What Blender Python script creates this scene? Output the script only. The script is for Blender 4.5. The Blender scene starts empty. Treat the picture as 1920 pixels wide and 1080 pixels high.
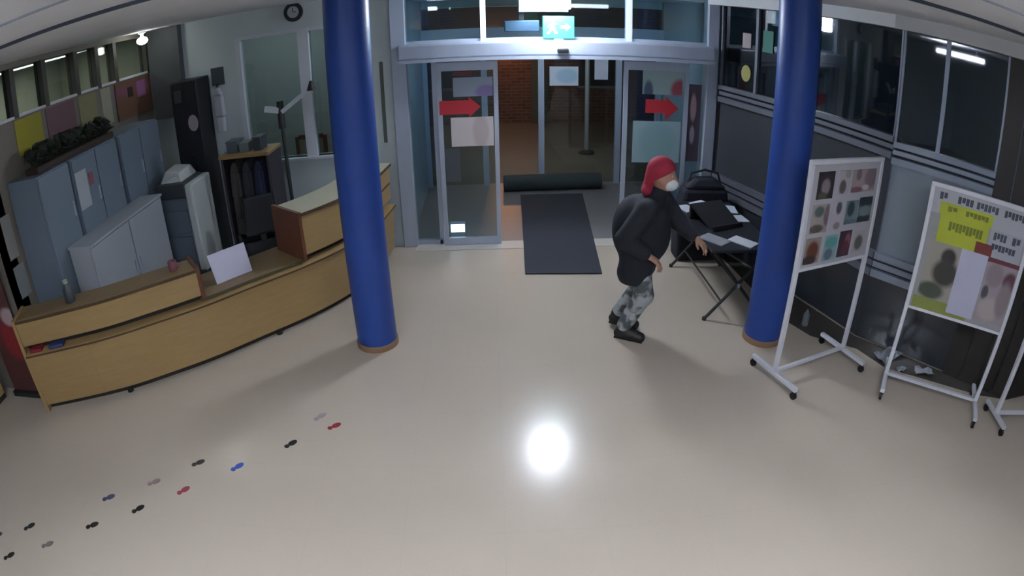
import bpy, bmesh, math, random
import numpy as np
from mathutils import Vector, Matrix
random.seed(7)
scn = bpy.context.scene
PI = math.pi

# ---------------------------------------------------------------- camera (wide security-camera lens)
CAM_H = 2.8
f_px, pitch, roll, yaw = 1150.0, 0.460808, -0.018472, -0.028335
cam_d = bpy.data.cameras.new('camera')
cam_d.type = 'PANO'
cam_d.sensor_fit = 'HORIZONTAL'
cam_d.sensor_width = 36.0
cam_d.sensor_height = 20.25
for holder in (cam_d, getattr(cam_d, 'cycles', None)):
    if holder is None:
        continue
    try:
        holder.panorama_type = 'FISHEYE_EQUISOLID'
        holder.fisheye_lens = f_px / 1920.0 * 36.0
        holder.fisheye_fov = PI
    except Exception:
        pass
cam_d.lens = 16.2
cam_d.clip_start = 0.05
cam = bpy.data.objects.new('camera', cam_d)
scn.collection.objects.link(cam)
scn.camera = cam
_r = Vector((math.cos(yaw), math.sin(yaw), 0)); _fh = Vector((-math.sin(yaw), math.cos(yaw), 0)); _z = Vector((0, 0, 1))
_f = _fh * math.cos(pitch) - _z * math.sin(pitch); _u = _fh * math.sin(pitch) + _z * math.cos(pitch)
R_ = _r * math.cos(roll) + _u * math.sin(roll); U_ = -_r * math.sin(roll) + _u * math.cos(roll)
M = Matrix((R_, U_, -_f)).transposed().to_4x4(); M.translation = (0, 0, CAM_H)
cam.matrix_world = M

# ---------------------------------------------------------------- world, exposure
world = bpy.data.worlds.new('night_sky'); scn.world = world; world.use_nodes = True
world.node_tree.nodes['Background'].inputs[0].default_value = (0.035, 0.05, 0.075, 1)
world.node_tree.nodes['Background'].inputs[1].default_value = 1.0
scn.view_settings.view_transform = 'Standard'
scn.view_settings.look = 'None'
scn.view_settings.gamma = 1.0
scn.view_settings.use_curve_mapping = False
scn.view_settings.exposure = -0.42
LAMP_DOOR, LAMP_HALL, LAMP_PENDANT_FILL, LAMP_LOBBY, LAMP_OFFICE, LAMP_STREET_FILL = 225.0, 13.0, 27.0, 75.0, 3.4, 260.0

# ---------------------------------------------------------------- helpers
C = scn.collection
def lin(h):
    h = h.lstrip('#'); out = []
    for i in (0, 2, 4):
        c = int(h[i:i+2], 16) / 255.0
        out.append(c / 12.92 if c <= 0.04045 else ((c + 0.055) / 1.055) ** 2.4)
    return (*out, 1.0)
MATS = {}
def mat(name, col, rough=0.6, metal=0.0, col2=None, scale=6.0, stretch=(1, 1, 1), emit=None, estr=0.0, coat=0.0, bump=0.0, spec=0.5, patch=False):
    if name in MATS: return MATS[name]
    m = bpy.data.materials.new(name); m.use_nodes = True
    nt = m.node_tree; b = nt.nodes['Principled BSDF']
    b.inputs['Base Color'].default_value = lin(col)
    b.inputs['Roughness'].default_value = rough
    b.inputs['Metallic'].default_value = metal
    b.inputs['Specular IOR Level'].default_value = spec
    if coat: b.inputs['Coat Weight'].default_value = coat; b.inputs['Coat Roughness'].default_value = 0.08
    if emit:
        b.inputs['Emission Color'].default_value = lin(emit); b.inputs['Emission Strength'].default_value = estr
    tc = nt.nodes.new('ShaderNodeTexCoord'); mp = nt.nodes.new('ShaderNodeMapping')
    mp.inputs['Scale'].default_value = stretch
    nt.links.new(tc.outputs['Object'], mp.inputs[0])
    nz = nt.nodes.new('ShaderNodeTexNoise'); nz.inputs['Scale'].default_value = scale; nz.inputs['Detail'].default_value = 4
    nt.links.new(mp.outputs[0], nz.inputs['Vector'])
    if col2 is None:
        c = lin(col); col2c = tuple(x * 0.86 for x in c[:3]) + (1,)
    else: col2c = lin(col2)
    mx = nt.nodes.new('ShaderNodeMix'); mx.data_type = 'RGBA'
    mx.inputs[6].default_value = lin(col); mx.inputs[7].default_value = col2c
    if patch:
        mr = nt.nodes.new('ShaderNodeMapRange'); mr.inputs[1].default_value = .46; mr.inputs[2].default_value = .56
        nt.links.new(nz.outputs[0], mr.inputs[0]); nt.links.new(mr.outputs[0], mx.inputs[0])
    else: nt.links.new(nz.outputs[0], mx.inputs[0])
    nt.links.new(mx.outputs[2], b.inputs['Base Color'])
    if bump:
        bp = nt.nodes.new('ShaderNodeBump'); bp.inputs['Strength'].default_value = bump
        nt.links.new(nz.outputs[0], bp.inputs['Height']); nt.links.new(bp.outputs[0], b.inputs['Normal'])
    MATS[name] = m
    return m
def glass(name, tint='#e8f2f4', ior=1.5, rough=0.02):
    if name in MATS: return MATS[name]
    m = bpy.data.materials.new(name); m.use_nodes = True; nt = m.node_tree; nt.nodes.clear()
    o = nt.nodes.new('ShaderNodeOutputMaterial'); t = nt.nodes.new('ShaderNodeBsdfTransparent'); g = nt.nodes.new('ShaderNodeBsdfGlossy')
    t.inputs[0].default_value = lin(tint); g.inputs['Roughness'].default_value = rough
    lw = nt.nodes.new('ShaderNodeLayerWeight'); lw.inputs['Blend'].default_value = 0.5
    pw_ = nt.nodes.new('ShaderNodeMath'); pw_.operation = 'POWER'; pw_.inputs[1].default_value = 5.0
    nt.links.new(lw.outputs['Facing'], pw_.inputs[0])
    r0 = ((ior - 1) / (ior + 1)) ** 2
    fr = nt.nodes.new('ShaderNodeMapRange'); fr.inputs[3].default_value = r0; fr.inputs[4].default_value = 1.0
    nt.links.new(pw_.outputs[0], fr.inputs[0])
    mx = nt.nodes.new('ShaderNodeMixShader')
    nt.links.new(fr.outputs[0], mx.inputs[0]); nt.links.new(t.outputs[0], mx.inputs[1]); nt.links.new(g.outputs[0], mx.inputs[2])
    nt.links.new(mx.outputs[0], o.inputs[0])
    MATS[name] = m
    return m
def print_mat(name, base, blobs):
    """flat print: a paper colour with soft blobs (colour, x, z, rx, rz) in the sheet's own 0..1 generated space"""
    m = bpy.data.materials.new(name); m.use_nodes = True; nt = m.node_tree; b = nt.nodes['Principled BSDF']
    b.inputs['Roughness'].default_value = 0.55
    tc = nt.nodes.new('ShaderNodeTexCoord')
    prev = None
    for (col, x, z, rx, rz) in blobs:
        mp = nt.nodes.new('ShaderNodeMapping'); mp.vector_type = 'POINT'
        mp.inputs['Location'].default_value = (-x / rx, 0, -z / rz); mp.inputs['Scale'].default_value = (1 / rx, 0, 1 / rz)
        nt.links.new(tc.outputs['Generated'], mp.inputs[0])
        ln = nt.nodes.new('ShaderNodeVectorMath'); ln.operation = 'LENGTH'; nt.links.new(mp.outputs[0], ln.inputs[0])
        rg = nt.nodes.new('ShaderNodeMapRange'); rg.inputs[1].default_value = 1.15; rg.inputs[2].default_value = 0.75
        nt.links.new(ln.outputs['Value'], rg.inputs[0])
        mx = nt.nodes.new('ShaderNodeMix'); mx.data_type = 'RGBA'
        mx.inputs[6].default_value = lin(base); mx.inputs[7].default_value = lin(col)
        if prev is not None: nt.links.new(prev, mx.inputs[6])
        nt.links.new(rg.outputs[0], mx.inputs[0]); prev = mx.outputs[2]
    if prev is not None: nt.links.new(prev, b.inputs['Base Color'])
    else: b.inputs['Base Color'].default_value = lin(base)
    return m

class MB:
    def __init__(s): s.v = []; s.f = []
    def add(s, vs, fs):
        n = len(s.v); s.v += [tuple(v) for v in vs]; s.f += [tuple(i + n for i in f) for f in fs]; return s
    def box(s, x0, x1, y0, y1, z0, z1):
        vs = [(x, y, z) for z in (z0, z1) for y in (y0, y1) for x in (x0, x1)]
        return s.add(vs, [(0, 2, 3, 1), (4, 5, 7, 6), (0, 1, 5, 4), (2, 6, 7, 3), (0, 4, 6, 2), (1, 3, 7, 5)])
    def hexa(s, lo, hi):            # 4 low corners, 4 high corners (ccw seen from above)
        return s.add(list(lo) + list(hi), [(3, 2, 1, 0), (4, 5, 6, 7), (0, 1, 5, 4), (1, 2, 6, 5), (2, 3, 7, 6), (3, 0, 4, 7)])
    def bar(s, p, q, w, h=None, up=(0, 0, 1)):
        h = h or w; p = Vector(p); q = Vector(q); d = (q - p).normalized(); u = Vector(up)
        if abs(d.dot(u)) > 0.98: u = Vector((0, 1, 0))
        a = d.cross(u).normalized() * (w / 2); b = a.cross(d).normalized() * (h / 2)
        return s.hexa([p - a - b, p + a - b, p + a + b, p - a + b], [q - a - b, q + a - b, q + a + b, q - a + b])
    def tube(s, pts, r, n=10, r1=None):
        pts = [Vector(p) for p in pts]; k = len(pts); rings = []
        for i, p in enumerate(pts):
            d = (pts[min(i + 1, k - 1)] - pts[max(i - 1, 0)]).normalized()
            u = Vector((0, 0, 1)) if abs(d.z) < 0.95 else Vector((0, 1, 0))
            a = d.cross(u).normalized(); b = d.cross(a).normalized()
            rr = r + ((r1 - r) * i / (k - 1) if r1 is not None else 0)
            rings.append([p + (a * math.cos(2 * PI * j / n) + b * math.sin(2 * PI * j / n)) * rr for j in range(n)])
        vs = [v for g in rings for v in g]; fs = []
        for i in range(k - 1):
            for j in range(n):
                fs.append((i * n + j, i * n + (j + 1) % n, (i + 1) * n + (j + 1) % n, (i + 1) * n + j))
        fs.append(tuple(range(n))); fs.append(tuple(reversed(range((k - 1) * n, k * n))))
        return s.add(vs, fs)
    def lathe(s, prof, c=(0, 0), n=32):
        vs = []; k = len(prof)
        for (r, z) in prof:
            for j in range(n):
                a = 2 * PI * j / n; vs.append((c[0] + r * math.cos(a), c[1] + r * math.sin(a), z))
        fs = [(i * n + j, i * n + (j + 1) % n, (i + 1) * n + (j + 1) % n, (i + 1) * n + j) for i in range(k - 1) for j in range(n)]
        fs.append(tuple(reversed(range(n)))); fs.append(tuple(range((k - 1) * n, k * n)))
        return s.add(vs, fs)
    def prism(s, poly, z0, z1):
        n = len(poly)
        vs = [(x, y, z0) for x, y in poly] + [(x, y, z1) for x, y in poly]
        fs = [tuple(reversed(range(n))), tuple(range(n, 2 * n))] + [(i, (i + 1) % n, n + (i + 1) % n, n + i) for i in range(n)]
        return s.add(vs, fs)
    def prism_y(s, poly, y0, y1):   # outline in x,z with depth along y
        n = len(poly)
        vs = [(x, y0, z) for x, z in poly] + [(x, y1, z) for x, z in poly]
        fs = [tuple(range(n)), tuple(reversed(range(n, 2 * n)))] + [(i, n + i, n + (i + 1) % n, (i + 1) % n) for i in range(n)]
        return s.add(vs, fs)
    def ball(s, c, r, sx=1, sy=1, sz=1, n=14, k=9):
        vs = []; fs = []
        for i in range(k + 1):
            t = PI * i / k
            for j in range(n):
                a = 2 * PI * j / n
                vs.append((c[0] + r * sx * math.sin(t) * math.cos(a), c[1] + r * sy * math.sin(t) * math.sin(a), c[2] + r * sz * math.cos(t)))
        for i in range(k):
            for j in range(n):
                fs.append((i * n + j, (i + 1) * n + j, (i + 1) * n + (j + 1) % n, i * n + (j + 1) % n))
        return s.add(vs, fs)
    def build(s, name, m, parent=None, smooth=False, bevel=0.0):
        me = bpy.data.meshes.new(name); me.from_pydata(s.v, [], s.f)
        bm = bmesh.new(); bm.from_mesh(me)
        if smooth: bmesh.ops.remove_doubles(bm, verts=bm.verts, dist=1e-6)
        bmesh.ops.recalc_face_normals(bm, faces=bm.faces)
        bm.to_mesh(me); bm.free()
        if m: me.materials.append(m)
        if smooth:
            for p in me.polygons: p.use_smooth = True
            try: me.set_sharp_from_angle(angle=math.radians(38))
            except Exception: pass
        o = bpy.data.objects.new(name, me); C.objects.link(o)
        if parent: o.parent = parent
        if bevel:
            b = o.modifiers.new('bevel', 'BEVEL'); b.width = bevel; b.segments = 2; b.limit_method = 'ANGLE'
        return o
def thing(name, label, cat, loc=(0, 0, 0), rotz=0.0, group=None):
    o = bpy.data.objects.new(name, None); C.objects.link(o); o.empty_display_size = 0.1
    o.location = loc; o.rotation_euler = (0, 0, rotz); return tag(o, label, cat, group)
def tag(o, label, cat, group=None):
    o['label'] = label; o['category'] = cat
    if group: o['group'] = group
    return o
def struct(o, label=None):
    o['kind'] = 'structure'
    if label: o['label'] = label
    return o
def srt(name, loc=(0, 0, 0), rotz=0.0, label=None):
    o = bpy.data.objects.new(name, None); C.objects.link(o); o.location = loc; o.rotation_euler = (0, 0, rotz); o.empty_display_size = 0.1
    return struct(o, label)
def B(x0, x1, y0, y1, z0, z1): return MB().box(x0, x1, y0, y1, z0, z1)

# ---------------------------------------------------------------- materials
M_wall = mat('pale grey green wall paint', '#c3cecf', 0.7, scale=3, bump=0.02)
M_ceil = mat('white ceiling paint', '#e4e6ea', 0.8, scale=2)
M_dark = mat('black rubber', '#141518', 0.6)
M_alu = mat('pale aluminium', '#aab4c4', 0.42, 0.35, scale=12, stretch=(1, 1, .1))
M_aluw = mat('white powder coated metal', '#cdd2da', 0.45, scale=4)
M_wood = mat('light beech laminate', '#a5895b', 0.45, col2='#94784c', scale=5, stretch=(1, 1, 7), coat=.15)
M_woodd = mat('reddish brown wood', '#6b3f2c', 0.5, col2='#59301f', scale=6, stretch=(1, 1, 5))
M_woodt = mat('brown counter top wood', '#8a7350', 0.42, col2='#776041', scale=6, stretch=(4, 1, 1))
M_toe = mat('dark plinth', '#2c2620', 0.7)
M_blue = mat('deep blue gloss paint', '#274794', 0.4, col2='#234085', scale=3, spec=.4)
M_white = mat('white paper', '#d4d3da', 0.7)
M_glass = glass('clear glass', '#dfeaec')
M_glassd = glass('dark night glass', '#8f9aa0', 2.2, 0.03)
M_floor = None

# ---------------------------------------------------------------- floor
def floor_material():
    m = bpy.data.materials.new('polished beige terrazzo floor'); m.use_nodes = True; nt = m.node_tree; b = nt.nodes['Principled BSDF']
    tc = nt.nodes.new('ShaderNodeTexCoord')
    n1 = nt.nodes.new('ShaderNodeTexNoise'); n1.inputs['Scale'].default_value = 1.3; n1.inputs['Detail'].default_value = 3
    n2 = nt.nodes.new('ShaderNodeTexNoise'); n2.inputs['Scale'].default_value = 160; n2.inputs['Detail'].default_value = 2
    br = nt.nodes.new('ShaderNodeTexBrick'); br.offset = 0.0
    br.inputs['Color1'].default_value = (1, 1, 1, 1); br.inputs['Color2'].default_value = (.995, .995, .995, 1); br.inputs['Mortar'].default_value = (.955, .955, .955, 1)
    br.inputs['Scale'].default_value = 1.0; br.inputs['Brick Width'].default_value = 0.6; br.inputs['Row Height'].default_value = 0.6; br.inputs['Mortar Size'].default_value = 0.002
    for n in (n1, n2, br): nt.links.new(tc.outputs['Object'], n.inputs['Vector'])
    a = nt.nodes.new('ShaderNodeMix'); a.data_type = 'RGBA'; a.inputs[6].default_value = lin('#b8ac9d'); a.inputs[7].default_value = lin('#afa393')
    nt.links.new(n1.outputs[0], a.inputs[0])
    c = nt.nodes.new('ShaderNodeMix'); c.data_type = 'RGBA'; c.blend_type = 'MULTIPLY'; c.inputs[0].default_value = 1.0
    nt.links.new(a.outputs[2], c.inputs[6]); nt.links.new(br.outputs['Color'], c.inputs[7])
    d = nt.nodes.new('ShaderNodeMix'); d.data_type = 'RGBA'; d.blend_type = 'OVERLAY'; d.inputs[0].default_value = 0.06
    nt.links.new(c.outputs[2], d.inputs[6]); nt.links.new(n2.outputs['Color'], d.inputs[7])
    nt.links.new(d.outputs[2], b.inputs['Base Color'])
    b.inputs['Roughness'].default_value = 0.2; b.inputs['Specular IOR Level'].default_value = 0.42
    return m
M_floor = floor_material()
struct(B(-7.6, 7.2, -4.2, 6.92, -0.12, 0).build('floor', M_floor), 'polished beige floor of the entrance hall')

# ---------------------------------------------------------------- ceiling with wide panels
ce = struct(B(-7.6, 7.2, -4.2, 7.05, 3.07, 3.2).build('ceiling', mat('ceiling void grey', '#4b4f57', .9)), 'white panelled ceiling')
M_joint = mat('grey joint strip', '#8d929c', .7)
edges = [2.43 - 0.76 * k for k in range(0, 9)]
for k, y in enumerate(edges):
    B(-7.6, 7.2, y - 0.75, y - 0.012, 3.045, 3.07).build('ceiling_panel', M_ceil, ce)
    if k: B(-7.6, 7.2, y - .012, y + .004, 3.038, 3.05).build('joint_strip', M_joint, ce)
B(-7.6, 7.2, 2.455, 7.05, 3.045, 3.07).build('ceiling_panel', M_ceil, ce)
struct(B(-7.6, 7.2, 2.42, 2.452, 3.028, 3.07).build('trim_1', mat('dark joint profile', '#3b4250', .6)), 'dark joint profile across the white ceiling')

# ---------------------------------------------------------------- geometry of the right hand glazed wall
A0 = Vector((2.66, 6.8)); K = Vector((3.45, 4.35)); E1 = Vector((4.6, 3.02)); F1 = Vector((7.1, 3.02))
def wall_frame(a, b):
    d = b - a; return d.length, math.atan2(d.y, d.x)
M_panel_dark = mat('dark grey spandrel panel', '#3d4046', 0.35, col2='#35373b', scale=2)
M_panel_lit = mat('lit blue grey spandrel panel', '#7f8a94', 0.4, scale=2)  # bay panel: light falling on it put into a paler colour
M_low = mat('glossy charcoal kick panel', '#33363b', 0.12, scale=2)
M_rail = mat('dull aluminium rail', '#6c7079', 0.45, .3)
M_rail_l = mat('bright aluminium rail', '#8f98a6', 0.4, .3)
M_brown = mat('dark brown panelling', '#241d19', 0.55, col2='#1d1713', scale=3, stretch=(1, 1, .3))

def glazed(name, a, b, label, s_end, dark, zr, wins):
    """wall running a->b; local x along it, local -y into the room"""
    L, ang = wall_frame(a, b)
    w = srt(name, (a.x, a.y, 0), ang, label)
    Lg = L * s_end
    B(0, Lg, 0.0, 0.06, 0.02, 0.66).build('kick_panel', M_low, w)
    B(0, Lg, 0.02, 0.06, 0.9, zr - 0.2).build('spandrel_panel', M_panel_dark if dark else M_panel_lit, w)
    rm = M_rail if dark else M_rail_l  # bay rails paler too, the light there put into their colour
    for (z0, z1, p) in ((0.66, 0.73, .03), (0.755, 0.81, .015), (0.835, 0.9, .03), (zr - .2, zr - .14, .03), (zr - .115, zr - .075, .015), (zr - .05, zr, .035)):
        B(0, Lg, -p, 0.06, z0, z1).build('rail', rm, w)
    B(0, Lg, 0.03, 0.05, .73, .835).build('rail_backing', M_dark, w)
    B(0, Lg, 0.03, 0.05, zr - .14, zr - .05).build('rail_backing', M_dark, w)
    B(0, Lg, 0.0, 0.06, 2.95, 3.045).build('head_rail', rm, w)
    return w, L, Lg
w, L, Lg = glazed('wall_right', A0, K, 'dark glazed wall with aluminium rails behind the right blue column', 1.0, True, 1.98, 3)
xs = [0.0, 0.62, 1.5, L]
for i in range(4):
    x = xs[i]; B(x - .02 if i else 0, x + .02 if i < 3 else L, -.01, .06, 1.98, 2.95).build('mullion', M_rail, w)
for i in range(3):
    g = struct(B(xs[i] + .02, xs[i + 1] - .02, .02, .03, 1.98, 2.95).build('window_%d' % (i + 1), M_glassd), 'dark night window pane above the right wall rails')
    g.location = w.location; g.rotation_euler = w.rotation_euler
def pane_sheet(wall, x0, x1, z0, z1, m, label):
    o = tag(B(x0, x1, .008, .016, z0, z1).build('window_sticker', m), label, 'sticker', 'stickers on the right window'); o.location = wall.location; o.rotation_euler = wall.rotation_euler
pane_sheet(w, .36, .5, 2.47, 2.64, mat('pinkish beige card', '#a8989a', .7), 'pinkish square sticker on the dark pane beside the door jamb')
pane_sheet(w, .7, .86, 2.46, 2.7, mat('sea green card', '#3f7468', .7), 'sea green sticker on the dark pane next to the right column')
yo = tag(MB().prism_y([(.44 + .08 * math.cos(a * PI / 8), 2.18 + .095 * math.sin(a * PI / 8)) for a in range(16)], .008, .016).build('window_sticker', mat('dull yellow card', '#9a9458', .7)), 'round yellowish sticker on the dark pane beside the door jamb', 'sticker', 'stickers on the right window')
yo.location = w.location; yo.rotation_euler = w.rotation_euler
w2, L2, Lg2 = glazed('wall_right_bay', K, E1, 'angled glazed bay with pale rails behind the display boards', 0.57, False, 1.94, 2)
xs2 = [0.0, 0.42, Lg2]
for i in range(3):
    x = xs2[i]; B(max(0, x - .02), min(Lg2, x + .02), -.01, .06, 1.94, 2.95).build('mullion', M_rail_l, w2)
for i in range(2):
    g = struct(B(xs2[i] + .02, xs2[i + 1] - .02, .02, .03, 1.94, 2.95).build('window_%d' % (i + 4), M_glassd), 'night window pane of the angled bay reflecting the doorway')
    g.location = w2.location; g.rotation_euler = w2.rotation_euler
n_pl = 4; pw = (L2 - Lg2) / n_pl
for i in range(n_pl):
    B(Lg2 + i * pw, Lg2 + (i + 1) * pw - .012, -.02, .06, 0.0, 3.045).build('panel', M_brown, w2)
Lc, angc = wall_frame(E1, F1)
w3 = srt('wall_right_end', (E1.x, E1.y, 0), angc, 'dark brown panelled wall at the right edge')
for i in range(6):
    B(i * Lc / 6, (i + 1) * Lc / 6 - .012, .0, .08, 0.0, 3.045).build('panel', M_brown, w3)
# plaster bulkhead over the right wall
def off(a, b, d):
    n = Vector((b.y - a.y, a.x - b.x)).normalized(); return n * d      # to the right of travel = into the room
M_bulk = mat('greyish white plaster bulkhead', '#c3c4c4', .8)
bk = MB()
oA = off(A0, K, .22); oB = off(K, E1, .22)
kx = K + (oA + oB) * 0.55
bk.prism([(A0.x, A0.y), (A0.x + oA.x, A0.y + oA.y), (kx.x, kx.y), (E1.x + oB.x * .7 - .05, E1.y - .25), (7.1, 2.77), (7.1, 3.0), (E1.x, E1.y), (K.x, K.y)], 2.93, 3.045)
struct(bk.build('trim_2', M_bulk), 'plaster bulkhead band above the right glazed wall')

struct(MB().prism([(2.64, 6.75), (2.72, 5.5), (2.8, 4.75), (2.95, 4.42), (3.34, 4.13), (3.47, 3.78), (3.95, 3.42), (4.3, 3.16), (4.6, 3.02), (3.45, 4.35)], 0, .003).build('trim_4', mat('dark glossy floor strip', '#4a4540', .14, scale=3)), 'dark glossy floor strip along the foot of the right glazed wall')  # thin dark strip laid on the floor along the wall foot
# ---------------------------------------------------------------- back wall (white wall with office window), left wall
YB = 6.89
wb = srt('wall_back', (0, 0, 0), 0, 'pale wall with office window behind the reception')
B(-4.33, -2.98, YB, YB + .12, 0, 3.045).build('wall_panel', M_wall, wb)
B(-2.98, -1.5, YB, YB + .12, 0, 1.2).build('wall_panel', M_wall, wb)
B(-2.98, -1.5, YB, YB + .12, 2.74, 3.045).build('wall_panel', M_wall, wb)
B(-1.5, -1.1, YB, YB + .12, 0, 3.045).build('wall_panel', M_wall, wb)
B(-1.245, -1.205, YB - .012, YB, 1.3, 2.25).build('slot_cover', mat('olive slot', '#5b5f58', .6), wb)
wf = struct(bpy.data.objects.new('window_6', None), 'office window in the white wall behind the counter'); C.objects.link(wf)
for x0, x1 in ((-2.98, -2.92), (-2.19, -2.06), (-1.56, -1.5)):
    B(x0, x1, YB - .02, YB + .1, 1.2, 2.74).build('window_post', M_aluw, wf)
B(-2.98, -1.5, YB - .05, YB + .1, 1.17, 1.2).build('window_sill', M_aluw, wf)
B(-2.98, -1.5, YB - .015, YB + .1, 2.7, 2.74).build('window_head', M_aluw, wf)
B(-2.92, -2.19, YB + .04, YB + .05, 1.2, 2.7).build('pane', M_glass, wf)
B(-2.06, -1.56, YB + .04, YB + .05, 1.2, 2.7).build('pane', M_glass, wf)
M_off = mat('office wall', '#7b8080', .8)
wo = srt('wall_office', (0, 0, 0), 0, 'grey green rear wall of the office behind the window')
B(-4.4, -1.15, 9.2, 9.3, 0, 3.0).build('wall_panel', M_off, wo)
B(-4.4, -4.3, 7.01, 9.2, 0, 3.0).build('wall_panel', M_off, wo)
B(-1.25, -1.15, 7.01, 9.2, 0, 3.0).build('wall_panel', M_off, wo)
struct(B(-4.4, -1.15, 7.01, 9.3, -.1, 0).build('floor_office', M_floor), 'office floor'); struct(B(-4.4, -1.15, 7.05, 9.3, 3.0, 3.1).build('ceiling_office', M_ceil), 'office ceiling')
# dark pillar strip in the corner
struct(B(-4.18, -3.72, 6.78, YB, 1.9, 3.045).build('trim_3', mat('dark grey corner boxing', '#4a4d50', .6)), 'dark grey boxed corner beside the white wall')

XL = -4.25
wl = srt('wall_left', (0, 0, 0), 0, 'left side wall with high windows above the lockers')
M_lw = mat('taupe side wall', '#7b756b', .75, scale=2)
B(XL - .1, XL, 3.72, 6.89, 0, 2.52).build('wall_panel', M_lw, wl)
B(XL - .1, XL, 3.72, 6.89, 2.99, 3.045).build('wall_panel', M_lw, wl)
B(-7.6, XL, 3.72, 3.84, 0, 3.045).build('wall_panel', M_lw, wl)
ys = [3.72, 4.25, 4.75, 5.31, 5.72, 6.1, 6.86]
M_post = mat('dark window post', '#45443f', .6)
for i, y in enumerate(ys):
    B(XL - .1, XL + .015, y if i == 0 else y - .035, y + .035 if i < 6 else 6.89, 2.52, 2.99).build('post', M_post, wl)
for i in range(6):
    o = struct(B(XL - .06, XL - .05, ys[i] + .035, ys[i + 1] - .035, 2.52, 2.99).build('window_%d' % (7 + i), M_glass), '%s high pane over the lockers, counted from the white wall' % ['sixth', 'fifth', 'fourth', 'third', 'second', 'first'][i])
    B(XL - .03, XL + .012, ys[i] + .035, ys[i + 1] - .035, 2.52, 2.545).build('pane_ledge', M_white, o)
# dim corridor behind the high windows
wc = srt('wall_corridor', (0, 0, 0), 0, 'pale corridor wall seen through the high windows')
B(-6.0, -5.9, 3.84, 7.1, 0, 3.045).build('wall_panel', mat('corridor wall', '#a3a394', .8), wc)
B(-6.0, XL - .1, 7.0, 7.1, 0, 3.045).build('wall_panel', MATS['corridor wall'], wc)
# outer shell so the hall is closed behind the camera
ws = srt('wall_front', (0, 0, 0), 0, 'pale wall of the hall opposite the entrance')
B(-7.6, 7.2, -4.2, -4.1, 0, 3.045).build('wall_panel', M_wall, ws)
ws2 = srt('wall_side', (0, 0, 0), 0, 'pale side walls of the hall')
B(-7.6, -7.5, -4.1, 3.72, 0, 3.045).build('wall_panel', M_wall, ws2)
B(7.1, 7.2, -4.1, 3.1, 0, 3.045).build('wall_panel', M_wall, ws2)

# ---------------------------------------------------------------- entrance: frame, header, leaves, transom
door = srt('door_1', (0, 0, 0), 0, 'automatic sliding entrance door with aluminium header')
B(-1.1, -.93, YB - .06, YB + .12, 0, 3.045).build('door_jamb', M_alu, door, bevel=.008)
B(2.5, 2.64, YB - .06, YB + .12, 0, 3.045).build('door_jamb', M_alu, door, bevel=.008)
hd = B(-1.0, 2.53, YB - .24, YB + .1, 2.26, 2.43).build('door_header', M_alu, door, bevel=.02)
B(-1.0, 2.53, YB - .245, YB - .2, 2.225, 2.262).build('header_lip', M_alu, hd)
B(.72, .84, YB - .29, YB - .24, 2.3, 2.345).build('motion_sensor', M_dark, hd, bevel=.01)
for x in (-.07, 1.56):
    B(x - .03, x + .03, YB - .04, YB + .08, 2.43, 3.045).build('transom_mullion', M_aluw, door)
for i, (x0, x1) in enumerate(((-.93, -.1), (-.04, 1.53), (1.59, 2.5))):
    B(x0, x1, YB, YB + .01, 2.46, 3.045).build('transom_pane', M_glass, door)
    B(x0, x1, YB - .02, YB + .04, 2.43, 2.46).build('transom_rail', M_alu, door)
B(-.93, -.63, YB + .03, YB + .04, .06, 2.225).build('side_pane', M_glass, door)
B(-.93, -.63, YB, YB + .07, 0, .06).build('side_rail', M_alu, door)
B(2.3, 2.5, YB + .03, YB + .04, .06, 2.225).build('side_pane', M_glass, door)
B(2.3, 2.5, YB, YB + .07, 0, .06).build('side_rail', M_alu, door)
B(-.66, -.61, YB, YB + .07, 0, 2.225).build('side_post', M_alu, door)
def leaf(x0, x1, y):
    l = B(x0 + .05, x1 - .05, y + .015, y + .025, .1, 2.1).build('sliding_leaf', M_glass, door)
    B(x0, x0 + .05, y, y + .04, .01, 2.2).build('leaf_stile', M_alu, l); B(x1 - .05, x1, y, y + .04, .01, 2.2).build('leaf_stile', M_alu, l)
    B(x0 + .05, x1 - .05, y, y + .04, .01, .1).build('leaf_rail', M_alu, l); B(x0 + .05, x1 - .05, y, y + .04, 2.1, 2.2).build('leaf_rail', M_alu, l)
    return l
leaf(-.6, .08, YB - .06)
leaf(1.5, 2.28, YB - .06)
struct(B(-.95, 2.52, 6.68, 6.92, 0, .006).build('threshold_1', mat('pale stone threshold', '#b5b0a6', .4)), 'pale stone threshold strip below the sliding door')

# arrows on the leaves
M_red = mat('red vinyl', '#b01f2c', .5, col2='#9a1a26')
def arrow(loc, pts, label):
    return tag(MB().prism_y(pts, -.004, 0).build('arrow_sticker', M_red), label, 'sticker', 'red arrows on the sliding leaves')
a1 = arrow(None, [(-.60, 1.6), (-.27, 1.6), (-.27, 1.56), (-.14, 1.68), (-.27, 1.8), (-.27, 1.76), (-.60, 1.76)], 'red arrow sticker on the left sliding glass leaf')
a1.location = (.02, YB - .062, 0)
a2 = arrow(None, [(1.76, 1.6), (2.0, 1.6), (2.0, 1.52), (2.16, 1.66), (2.0, 1.8), (2.0, 1.76), (1.76, 1.76)], 'red arrow sticker on the right sliding glass leaf')
a2.location = (.0, YB - .062, 0)
def sheet(name, label, cat, x0, x1, y, z0, z1, m, group=None):
    return tag(B(x0, x1, y - .004, y, z0, z1).build(name, m), label, cat, group)
ymat = YB - .052
sheet('notice', 'pinkish white notice on the left leaf below the red arrow', 'notice', -.46, .02, ymat, 1.22, 1.56, print_mat('notice print', '#b8b0ae', [('#a79a98', .7, .5, .2, .6)]))
sheet('notice', 'pale blue notice on the left leaf above the red arrow', 'notice', -.42, .02, ymat, 1.8, 2.02, print_mat('notice print b', '#8d98a8', [('#7d72a0', .85, .2, .3, .4)]))
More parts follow.
